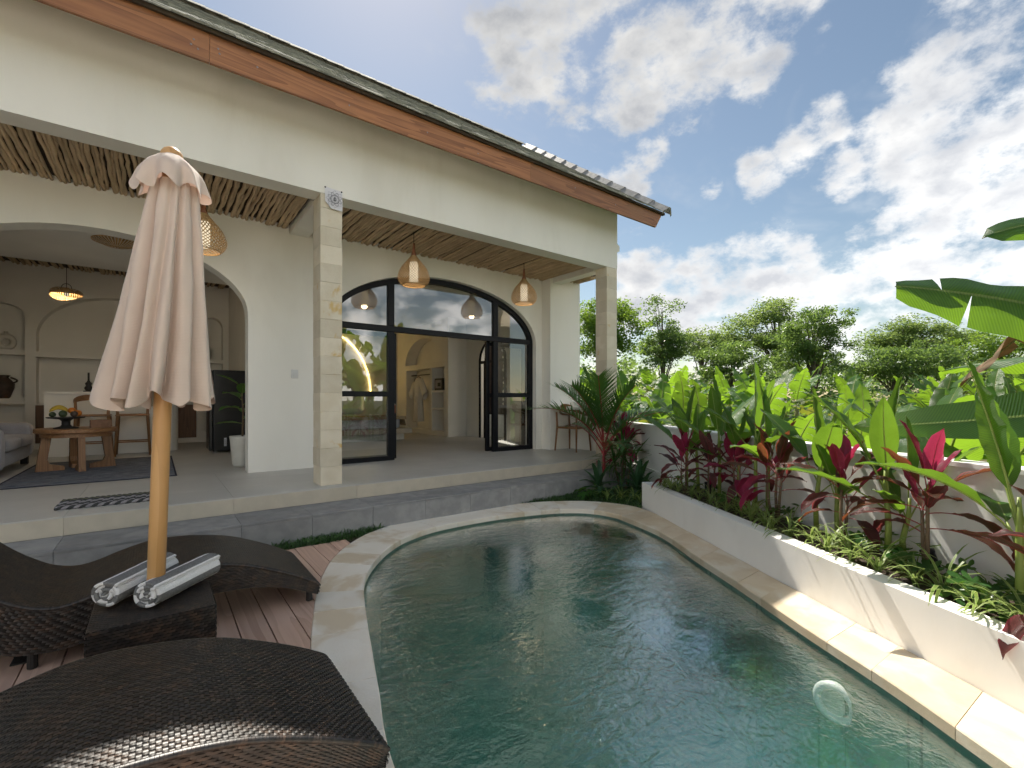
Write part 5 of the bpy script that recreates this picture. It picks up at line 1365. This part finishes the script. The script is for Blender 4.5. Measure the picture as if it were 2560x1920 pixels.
def heliconia(s_, n_, top, label, lean=0., nl=5, seed=0, sc=1.):
    rs = random.Random(seed); p = PP(s_, n_)
    t_ = thing('heliconia', label, 'heliconia', (p.x, p.y, .25), rs.uniform(0, 6.28), 'heliconias in the planter')
    hs = max(.25, top-.25-.62*sc)
    MB().tube([(0, 0, 0), (.01, .0, hs*.5), (lean*.3, 0, hs), (lean*.4, 0, hs+.12)], [.021, .018, .015, .008], 10).build('stem', 'helic_stem', t_, smooth=True)
    for k in range(nl):
        f = k/(nl-1); me = HL[4] if k == 0 else HL[rs.choice((0, 1, 3))] if f < .6 else HL[rs.choice((1, 2))]
        link('leaf', me, t_, (lean*.3, 0, hs*(1-.28*f)), (R(86-46*f+rs.uniform(-6, 6)), 0, k*2.3+rs.uniform(-.5, .5)), sc*rs.uniform(.85, 1.1))
    return t_
for i, (s_, n_, top, lab) in enumerate([(3.62, .42, 1.42, 'tall thin heliconia at the far end of the planter'), (3.42, .46, 1.22, 'short heliconia above the darkest cordyline, far end of planter'), (3.02, .47, 1.50, 'upright heliconia between the two far cordylines'),
        (2.42, .47, 1.52, 'tall heliconia left of the pink-tipped cordylines'), (2.28, .50, 1.40, 'heliconia close behind the three-caned cordyline'), (1.66, .46, 1.36, 'heliconia where the sun first reaches the planter'),
        (1.50, .50, 1.15, 'slim short heliconia beside the cordyline with dead leaves'), (1.06, .46, 1.38, 'heliconia with broad leaves in the sunlit middle of the planter'), (1.0, .52, 1.08, 'small heliconia left of the large red cordyline'), (.24, .33, 1.36, 'thick-stemmed heliconia at the right edge of the picture'),
        (2.72, .5, 1.25, 'heliconia half hidden behind the pink cordyline'), (-.35, .4, 1.5, 'heliconia nearest the viewer, beyond the right edge')]):
    heliconia(s_, n_, top, lab, rb_.uniform(-.1, .1), 5 if i % 3 else 6, 300+i, 1.0 if top > 1.25 else .8)
CL = {}
for mt_ in ('cordy_dark', 'cordy_pink', 'cordy_rust'):
    CL[mt_] = [spine_leaf(yz_spine(.44, b, 13, 1.2, sd), .052, 0, fo, .006, 0, 120+i, (.95, .85), .0035, 3, (mt_, 'red_stem'), 3.) for i, (b, fo, sd) in enumerate([(.4, .35, .1), (.9, .3, -.15), (1.5, .25, .1)])]
def cordyline(x, y, z0, canes, label, pal, seed, sc=1., nl=10, group='cordylines in the planter'):
    rs = random.Random(seed)
    t_ = thing('cordyline', label, 'cordyline', (x, y, z0), rs.uniform(0, 6.28), group)
    for (dx, dy, h) in canes:
        MB().tube([(dx*.3, dy*.3, 0), (dx*.8+.01, dy*.8, h*.5), (dx, dy, h)], [.012, .011, .009], 7).build('cane', 'cane', t_, smooth=True)
        rosette(t_, h, lambda f, r_: CL[pal[0] if f < .25 else r_.choice(pal[1:])][0 if f < .35 else (1 if f < .7 else 2)], nl if dx == 0 else nl-3, (80, 10), sc*.95, rs, (dx, dy), 'leaf', .13)
    return t_
for i, (s_, n_, canes, lab, pal, sc) in enumerate([
        (3.40, .30, [(0, 0, .40), (.05, .04, .30)], 'dark maroon cordyline at the far end of the planter', ('cordy_pink', 'cordy_dark', 'cordy_dark'), .95),
        (3.00, .34, [(0, 0, .45), (-.03, .05, .36)], 'blackish cordyline second from the far end of the planter', ('cordy_dark', 'cordy_dark', 'cordy_dark'), .85),
        (2.72, .44, [(0, 0, .42), (.06, -.04, .36)], 'cordyline with the brightest pink top leaves', ('cordy_pink', 'cordy_pink', 'cordy_dark'), 1.05),
        (2.06, .42, [(0, 0, .50), (-.06, .05, .42), (.07, .03, .46)], 'rust and crimson cordyline on three thin canes', ('cordy_rust', 'cordy_rust', 'cordy_dark', 'cordy_pink'), 1.0),
        (1.34, .38, [(0, 0, .50), (.05, -.05, .36)], 'cordyline with brown curled dead leaves in mid planter', ('cordy_pink', 'cordy_rust', 'cordy_dark'), .95),
        (.72, .37, [(0, 0, .55), (.06, .02, .42)], 'large red cordyline in full sun before the wall', ('cordy_pink', 'cordy_dark', 'cordy_rust'), 1.05),
        (.05, .34, [(0, 0, .45), (.05, .04, .3)], 'cordyline cut by the right edge of the picture', ('cordy_pink', 'cordy_rust', 'cordy_dark'), 1.0)]):
    p = PP(s_, n_); cordyline(p.x, p.y, .25, canes, lab, pal, 400+i, sc)
# rubber plant leaves of the pot in the living room
RL = [spine_leaf(yz_spine(.38, b, 12, 1.2), .085, 0, .2, .003, 0, 190+k, (.8, .7), .004, 2, ('palm', 'helic_stem'), 3.) for k, b in enumerate((.5, 1.0))]
for k in range(9): link('leaf', RL[k % 2], RBP, (0, 0, .62+.065*k), (R(50-6*(9-k)*.6+rb_.uniform(-10, 10)), 0, k*2.4+1.2), rb_.uniform(.85, 1.1))
# split-leaf philodendrons
def lobed(seed):
    rs = random.Random(seed); m = MB(); K = 44; m.v.append((0, .02, 0)); m.uv[0] = (.5, .5)
    for k in range(K):
        a = 2*math.pi*k/K; lob = abs(math.cos(4*a))**.7
        r = .075*(.30+.85*lob)*(1.15+.35*math.cos(a)) if abs(a-math.pi) > .25 else .03
        x, y = r*math.sin(a), r*math.cos(a)+.03
        m.v.append((x, y, .18*abs(x)-.9*max(0, y-.05)**1.5+.006*math.sin(a*9))); m.uv[k+1] = (.5+x*3, .5+y*3)
    m.f = [(0, k+1, (k+1) % K+1) for k in range(K)]; m.mi = [0]*K
    return m.mesh('leaf', 'philo', True, normals=False)
LB = [lobed(i) for i in range(2)]
def philodendron(x, y, z0, label, seed, sc=1., nl=6, group='split-leaf philodendrons'):
    rs = random.Random(seed); t_ = thing('philodendron', label, 'philodendron', (x, y, z0), rs.uniform(0, 6.28), group)
    for k in range(nl):
        a = k*2.4+rs.uniform(-.4, .4); r = rs.uniform(.05, .13)*sc; h = rs.uniform(.09, .22)*sc
        e = Vector((r*math.cos(a), r*math.sin(a), h))
        MB().tube([(0, 0, 0), (e.x*.4, e.y*.4, h*.7), e], .003, 5).build('stalk', 'helic_stem', t_)
        link('leaf', LB[k % 2], t_, e, (R(rs.uniform(-35, 10)), rs.uniform(-.3, .3), a-math.pi/2), sc*rs.uniform(.8, 1.3))
for i, (s_, n_, lab) in enumerate([(3.68, .40, 'philodendron in the far corner of the planter'), (3.22, .46, 'dark philodendron beside the far garden spotlight'), (2.55, .36, 'broad philodendron between far and middle cordylines'), (1.98, .50, 'philodendron behind the three-caned cordyline'),
                                   (1.22, .50, 'bright philodendron against the wall in mid planter'), (.86, .44, 'philodendron under the small heliconia'), (.55, .30, 'sunlit philodendron in front of the near spotlight'), (.46, .48, 'philodendron low on the wall right of the near spotlight'), (.33, .30, 'philodendron at the foot of the thick-stemmed heliconia')]):
    p = PP(s_, n_); philodendron(p.x, p.y, .255, lab, 500+i, .75, 4)
# variegated spider plants along the planter's rim
def spider_mesh(seed, nl=24, L=.25):
    rs = random.Random(seed); m = MB()
    for k in range(nl):
        a = rs.uniform(0, 6.28); l_ = L*rs.uniform(.6, 1.2); b = rs.uniform(1.3, 2.5); pit = R(rs.uniform(50, 85)); wd_ = rs.uniform(.004, .0065)
        p = Vector((0, 0, 0)); N = 6; prev = None; c_, s_ = math.cos(a), math.sin(a)
        for i in range(N+1):
            t = i/N; w_ = wd_*(math.sin(math.pi*(t*.93+.07))**.5 if t < 1 else 0)
            q = [(p.x-s_*w_, p.y+c_*w_, p.z), (p.x+s_*w_, p.y-c_*w_, p.z)]
            m.v += q; m.uv[len(m.v)-2] = (0, t); m.uv[len(m.v)-1] = (1, t)
            if i: j = len(m.v); m.f.append((j-4, j-3, j-1, j-2)); m.mi.append(0)
            an = pit-b*t; p = p + Vector((c_*math.cos(an), s_*math.cos(an), math.sin(an)))*(l_/N)
    return m.mesh('blades', 'spider', True, normals=False)
SPM = [spider_mesh(i) for i in range(6)]
rs_ = random.Random(5)
s_ = -.4; i = 0
while s_ < 3.75:
    p = PP(s_, rs_.uniform(.17, .24)); o = link('spider_plant', SPM[i % 6], None, (p.x, p.y, .262), (0, 0, rs_.uniform(0, 6)), rs_.uniform(1.0, 1.5))
    tag(o, 'striped spider plant on the planter rim, %s from the right' % ORD[min(i, 31)], 'spider plant', 'spider plants along the planter rim'); i += 1; s_ += rs_.uniform(.14, .21)
# spotlights
for s_, n_, lab in ((3.12, .40, 'small black garden spotlight among the far cordylines'), (.76, .47, 'small black garden spotlight behind the large red cordyline')):
    p = PP(s_, n_); t_ = thing('garden_spotlight', lab, 'garden light', (p.x, p.y, .26), rs_.uniform(0, 3), 'garden spotlights in the planter')
    MB().tube([(0, 0, 0), (0, 0, .06)], .006, 6).build('spike', 'black_matte', t_)
    o = MB().lathe([(.001, 0), (.03, .0), (.034, .02), (.034, .10), (.037, .105), (.037, .125), (.03, .125), (.028, .11), (.001, .11)], 18).build('lamp_body', 'black_metal', t_, smooth=True); o.location = (0, 0, .05); o.rotation_euler = (R(20), 0, 0)
# --- corner bed: palm, dracaena, cordyline, bromeliads
def frond(L, bend, seed):
    rs = random.Random(seed); sp = yz_spine(L, bend, 22, 1.25, .05); m = MB()
    m.tube(sp, [.009*(1-.8*i/22)+.001 for i in range(23)], 5, True, 1)
    for sg in (-1, 1):
        for k in range(30):
            f = 5+k/30*16.6; i = int(f); p = sp[i].lerp(sp[i+1], f-i); t = (sp[i+1]-sp[i]).normalized()
            u = (f-5)/17; ln = L*.34*math.sin(math.pi*(.18+.72*u))**.8*rs.uniform(.85, 1.1); wd_ = .0105
            d = (t*(.55+.35*u)+Vector((sg*(.75-.25*u), 0, .10+rs.uniform(-.12, .12)))).normalized(); up = t.cross(d)*sg
            prev = None; q = p.copy()
            for j in range(4):
                tt = j/3; w_ = wd_*(1, .95, .65, .05)[j]; sd = d.cross(Vector((0, 0, 1))).normalized()
                sd = (sd*.6+Vector((0, 0, 1))*.5*sg).normalized()
                m.v += [tuple(q+sd*w_), tuple(q-sd*w_)]; m.uv[len(m.v)-2] = (0, tt); m.uv[len(m.v)-1] = (1, tt)
                if j: jj = len(m.v); m.f.append((jj-4, jj-3, jj-1, jj-2)); m.mi.append(0)
                q = q + d*(ln/3) - Vector((0, 0, .012*j*j*ln))
    return m.mesh('frond', ['palm', 'red_stem'], True, normals=False)
FR = [frond(1.05, .7, 1), frond(1.15, 1.1, 2), frond(.95, .35, 3)]
pm_ = thing('palm', 'dark green palm with red stems in the corner by the step', 'palm', (5.38, 4.78, -.03))
for k, (dx, dy, h) in enumerate(((0, 0, .75), (.08, .05, .6), (-.05, .06, .45))):
    MB().tube([(dx*.4, dy*.4, 0), (dx, dy, h*.6), (dx*1.2, dy*1.2, h)], [.018, .016, .012], 8).build('stem', 'red_stem', pm_, smooth=True)
for k, (pit, yaw, f_, z, sc) in enumerate(((78, 40, 2, .72, .95), (62, 130, 0, .7, 1.0), (58, -35, 0, .72, 1.05), (70, 220, 2, .6, .95), (48, 80, 1, .66, .95), (50, -100, 1, .6, .9), (66, 175, 0, .62, .9), (40, -10, 1, .55, .85), (35, 150, 1, .5, .75), (30, -60, 1, .42, .7), (28, 250, 1, .4, .65), (55, 10, 0, .7, 1.0), (60, 100, 0, .7, .9), (45, -65, 1, .62, .95), (52, 200, 1, .6, .85))):
    link('frond', FR[f_], pm_, (0, 0, z), (R(pit+6), 0, R(yaw)), sc*1.28)
DL = [spine_leaf(yz_spine(.52, b, 12, 1.2, sd), .016, 0, .3, .002, 0, 150+i, (.8, .6), 0., 0, ('palm', 'palm'), 3.) for i, (b, sd) in enumerate([(.5, .1), (1.2, -.1), (1.9, .1)])]
dr_ = thing('dracaena', 'bushy narrow-leaved green dracaena under the palm', 'dracaena', (5.62, 4.62, -.03))
for bx_, by_, h in ((0, 0, .62), (.12, .1, .5), (-.12, .05, .45), (.05, -.12, .36)):
    MB().tube([(bx_*.3, by_*.3, 0), (bx_, by_, h)], .012, 6).build('cane', 'cane', dr_)
    rosette(dr_, h, lambda f, r_: DL[0 if f < .35 else (1 if f < .7 else 2)], 20, (82, -10), .95, rs_, (bx_, by_), 'leaf', .14)
cordyline(5.92, 4.86, -.03, [(0, 0, .82), (.14, -.06, .62), (-.1, .1, .7)], 'crimson cordyline in the shaded corner beside the palm', ('cordy_pink', 'cordy_dark', 'cordy_pink'), 461, 1.0, 14, 'corner bed plants')
BRL = [spine_leaf(yz_spine(.40, b, 12, 1.1), .042, 0, .38, .003, 0, 170+i, (.7, .4), 0., 0, ('brom', 'brom'), 3.) for i, b in enumerate((.5, 1.1, 1.7))]
for x, y, sc, lab in ((5.02, 4.55, 1.0, 'wide-leaved bromeliad beside the grey step'), (5.33, 4.12, 1.1, 'wide-leaved bromeliad next to the planter end'), (5.62, 4.25, .8, 'small bromeliad against the garden wall')):
    t_ = thing('bromeliad', lab, 'bromeliad', (x, y, .0 if sc < 1 else .06), rs_.uniform(0, 6), 'bromeliads in the corner bed')
    MB().lathe([(.03, -.09), (.045, 0), (.02, .06)], 10).build('heart', 'brom', t_, smooth=True)
    rosette(t_, .05, lambda f, r_: BRL[0 if f < .4 else (1 if f < .75 else 2)], 15, (80, 12), sc, rs_, (0, 0), 'leaf', .05)
for i, (x, y) in enumerate(((4.98, 4.12), (5.08, 3.98), (5.2, 3.9), (5.02, 3.84), (4.86, 4.25), (5.3, 3.78))):
    o = link('spider_plant', SPM[i], None, (x, y, -.02), (0, 0, rs_.uniform(0, 6)), 1.15); tag(o, 'striped spider plant on the ground, ' + ('left of the front bromeliad', 'before the front bromeliad', 'tight against the planter end', 'at the coping by the planter corner', 'at the coping before the small philodendron', 'squeezed between planter end and wall')[i], 'spider plant', 'spider plants in the corner bed')
philodendron(4.8, 4.52, -.02, 'small philodendron in front of the bromeliads', 520, .9, 6); philodendron(5.5, 3.95, -.02, 'philodendron between bromeliads and garden wall', 521, 1.0, 7)
# --- creeping grass
def inside(p, poly):
    c_ = False; j = len(poly)-1
    for i in range(len(poly)):
        a, b = poly[i], poly[j]
        if (a.y > p[1]) != (b.y > p[1]) and p[0] < (b.x-a.x)*(p[1]-a.y)/(b.y-a.y)+a.x: c_ = not c_
        j = i
    return c_
COp = [CO[i] for i in range(0, NC, 3)]
nr = np.random.default_rng(3); V = []
def blade(x, y, z, L, wd_, rs):
    a = rs.uniform(0, 6.28); pit = rs.uniform(.35, 1.35); c_, s_ = math.cos(a), math.sin(a)
    p0 = np.array((x, y, z)); d = np.array((c_*math.cos(pit), s_*math.cos(pit), math.sin(pit))); p1 = p0+d*L*.55
    d2 = np.array((c_*math.cos(pit-.7), s_*math.cos(pit-.7), math.sin(pit-.7))); p2 = p1+d2*L*.45; sd = np.array((-s_, c_, 0))*wd_
    V.append([p0-sd*.5, p0+sd*.5, p1+sd, p1-sd]); V.append([p1-sd, p1+sd, p2+sd*.08, p2-sd*.08])
rg_ = random.Random(9); cnt = 0
while cnt < 9500:
    if rg_.random() < .62: x, y = rg_.uniform(-1.2, 5.2), rg_.uniform(4.55, 4.752)
    else: x, y = rg_.uniform(4.1, 6.3), rg_.uniform(3.55, 4.752)
    if inside((x, y), COp): cnt += .08; continue
    rel = Vector((x, y))-P0
    if rel.dot(PN) > .57 or (rel.dot(PN) > -.02 and rel.dot(PD) < 3.97): cnt += .05; continue
    if mnoise.noise((x*3, y*3, 0)) < -.28 and rg_.random() < .7: continue
    blade(x, y, -.03, rg_.uniform(.045, .115), rg_.uniform(.0035, .0065), rg_); cnt += 1
tag(link('creeping_grass', quads_mesh('creeping_grass', np.array(V), 'grass_blade')), 'low creeping grass between pool coping and stone step', 'grass', kind='stuff')
# --- trees beyond the grove
def leaf_cards(C, size, rgn, flat=.5):
    """C: (N,3) leaf centres -> (N,4,3) pointed leaf quads of random pose"""
    N = len(C)
    a = rgn.normal(size=(N, 3)); a[:, 2] *= flat; a /= np.linalg.norm(a, axis=1)[:, None]
    b = rgn.normal(size=(N, 3)); b -= a*(a*b).sum(1)[:, None]; b /= np.linalg.norm(b, axis=1)[:, None]
    s = size*rgn.uniform(.6, 1.3, size=(N, 1))
    return np.stack([C-a*s, C+b*s*.42-a*s*.1, C+a*s, C-b*s*.42-a*s*.1], 1)
LUV = [(.5, 0), (.85, .45), (.5, 1), (.15, .45)]
def tree(name, label, pos, blobs, mat, nclump, per, clump_r, leaf, seed, trunk_r=.22, flat=.5, droop=0., grp='trees beyond the grove', branchy=True):
    rgn = np.random.default_rng(seed); rs = random.Random(seed)
    t_ = thing(name, label, 'tree', pos, 0, grp)
    vol = np.array([b[3]*b[4]*b[5] for b in blobs]); vol = vol/vol.sum(); C = []; heads = []
    for k in range(nclump):
        b = blobs[rgn.choice(len(blobs), p=vol)]
        d = rgn.normal(size=3); d /= np.linalg.norm(d); r = rgn.uniform(.35, 1.)**.6
        c = np.array(b[:3]) + d*np.array(b[3:6])*r; heads.append(c)
        sz = rgn.uniform(.45, 1.5); m_ = int(per*rgn.uniform(.6, 1.2)*sz*1.5); q = np.clip(rgn.normal(size=(m_, 3)), -1.5, 1.5)*clump_r*sz*np.array((1, 1, .5))+d*np.minimum(np.abs(rgn.normal(size=(m_, 1))), 1.4)*clump_r*.7; q[:, 2] -= droop*np.abs(rgn.normal(size=m_))*clump_r
        C.append(c+q)
    C = np.concatenate(C)
    link('crown', quads_mesh('crown', leaf_cards(C, leaf, rgn, flat), mat, LUV), t_)
    m = MB(); top = max(b[2] for b in blobs); x0, y0 = blobs[0][0], blobs[0][1]
    m.tube([(0, 0, -.3), (x0*.2, y0*.2, top*.35), (x0*.6, y0*.6, top*.7), (x0, y0, top)], [trunk_r, trunk_r*.75, trunk_r*.5, trunk_r*.15], 9)
    for h in heads[::3]:
        f = rs.uniform(.35, .8); a = Vector((x0*f*.6, y0*f*.6, top*f)); h = Vector(h); mid_ = a.lerp(h, .55)+Vector((0, 0, .12*(h-a).length))
        m.tube([a, mid_, h], [trunk_r*.3, trunk_r*.18, trunk_r*.05], 5)
    m.build('trunk', 'trunk', t_, smooth=True)
    return t_
def tree_at(U, w_, *a, **k):
    p = cw((U-1106)/1009, w_, -1.5); return p
def zz_(V_, w_): return 1.335+(865-V_)/1009*w_+1.5
def bl(U0, V0, w_, U, V_, ru, rv, dep=None):
    """crown lobe in metres from its place in the view"""
    k = w_/1009; d = RT*((U-U0)*k); return (d.x, d.y, zz_(V_, w_), ru*k, dep or ru*k, rv*k)
w_ = 26; tree('leafy_tree', 'broad bright green tree behind the corner column', tree_at(1315, w_), [bl(1315, 0, w_, 1315, 690, 50, 52), bl(1315, 0, w_, 1348, 700, 34, 55), bl(1315, 0, w_, 1280, 710, 32, 55), bl(1315, 0, w_, 1355, 668, 24, 26)], 'tree_a', 75, 120, .30, .09, 11, .2, .6, .7)
w_ = 32; tree('slender_tree', 'tall slender dark tree right of the corner column', tree_at(1432, w_), [bl(1432, 0, w_, 1430, 668, 24, 26), bl(1432, 0, w_, 1428, 705, 26, 26), bl(1432, 0, w_, 1440, 745, 44, 32), bl(1432, 0, w_, 1420, 770, 40, 28)], 'tree_b', 66, 120, .30, .09, 12, .2, .7)
def albizia(name, label, U0, w_, layers, seed, n_=70, grp='feathery flat-topped trees'):
    return tree(name, label, tree_at(U0, w_), [bl(U0, 0, w_, *l) for l in layers], 'tree_c', n_, 90, .5, .13, seed, .22, .25, .1, grp)
w_ = 44; albizia('flat_topped_tree', 'tall feathery tree with flat layered branches leaning left', 1690, w_, [(1668, 662, 26, 8), (1640, 682, 40, 6), (1600, 700, 30, 5), (1672, 690, 26, 7), (1700, 720, 30, 8), (1620, 735, 52, 7), (1685, 740, 40, 9)], 13, 120)
w_ = 46; albizia('flat_topped_tree', 'low feathery flat-topped tree between slender and bushy trees', 1520, w_, [(1510, 730, 40, 6), (1555, 735, 34, 6), (1535, 755, 50, 12)], 14, 70)
w_ = 29; tree('bushy_tree', 'large round bushy tree with pale glinting leaves', tree_at(1755, w_), [bl(1755, 0, w_, 1760, 715, 62, 45), bl(1755, 0, w_, 1790, 690, 36, 30), bl(1755, 0, w_, 1715, 745, 44, 40), bl(1755, 0, w_, 1805, 740, 44, 42), bl(1755, 0, w_, 1755, 775, 70, 35)], 'tree_b', 95, 130, .30, .085, 15, .2, .8)
w_ = 33; tree('bushy_tree', 'small dark bush behind the banana tops, middle of the grove', tree_at(1580, w_), [bl(1580, 0, w_, 1580, 765, 44, 26), bl(1580, 0, w_, 1545, 785, 40, 26), bl(1580, 0, w_, 1625, 785, 34, 24)], 'tree_b', 60, 120, .3, .09, 16, .15, .8)
w_ = 46; albizia('flat_topped_tree', 'light green feathery tree over the dark bushes at right', 1965, w_, [(1960, 700, 36, 9), (1925, 722, 40, 8), (2000, 715, 40, 10), (1965, 745, 60, 12), (2040, 735, 40, 12), (1900, 738, 26, 6)], 17, 130)
w_ = 30; tree('bushy_tree', 'dark glossy bush at the right behind the big banana leaf', tree_at(1935, w_), [bl(1935, 0, w_, 1925, 785, 60, 30), bl(1935, 0, w_, 1980, 775, 50, 30), bl(1935, 0, w_, 1880, 795, 40, 26), bl(1935, 0, w_, 2030, 790, 44, 28)], 'tree_b', 95, 130, .32, .09, 18, .15, .8)
w_ = 38; tree('bushy_tree', 'tree half hidden behind the large banana leaf at right', tree_at(2130, w_), [bl(2130, 0, w_, 2120, 760, 50, 40), bl(2130, 0, w_, 2180, 775, 50, 40), bl(2130, 0, w_, 2080, 780, 40, 30)], 'tree_a', 70, 120, .38, .11, 19, .2, .6)
# far wood and undergrowth that nobody could count
rgn = np.random.default_rng(77); C = []
for k in range(900):
    u_ = rgn.uniform(.05, 1.6); w_ = rgn.uniform(32, 50); p = cw(u_, w_); tp = 1.335+w_*(.062+.045*mnoise.noise((u_*7, 0, 5))+.02*mnoise.noise((u_*23, 3, 5))); hgt = tp-4.5*rgn.random()**1.8
    C.append(np.array((p.x, p.y, hgt))+rgn.normal(size=(50, 3))*np.array((.6, .6, .4)))
tag(link('far_wood', quads_mesh('far_wood', leaf_cards(np.concatenate(C), .17, rgn), 'tree_b', LUV)), 'distant dark wood behind the grove', 'wood', kind='stuff')
C = []
for k in range(1500):
    w_ = 5.+30*rgn.random()**1.1; u_ = rgn.uniform(.1, 1.7); p = cw(u_, w_)
    rel = Vector((p.x, p.y))-P0
    if rel.dot(PN) < 1.2 or (p.x < 7.6 and p.y > 5.0): continue
    C.append(np.array((p.x, p.y, gz(p.x, p.y)+rgn.uniform(.1, 1.35+.022*w_)))+rgn.normal(size=(26, 3))*np.array((.34, .34, .22)))
tag(link('undergrowth', quads_mesh('undergrowth', leaf_cards(np.concatenate(C), .10, rgn, .8), 'under', LUV)), 'tangled green undergrowth between the banana plants', 'undergrowth', kind='stuff')
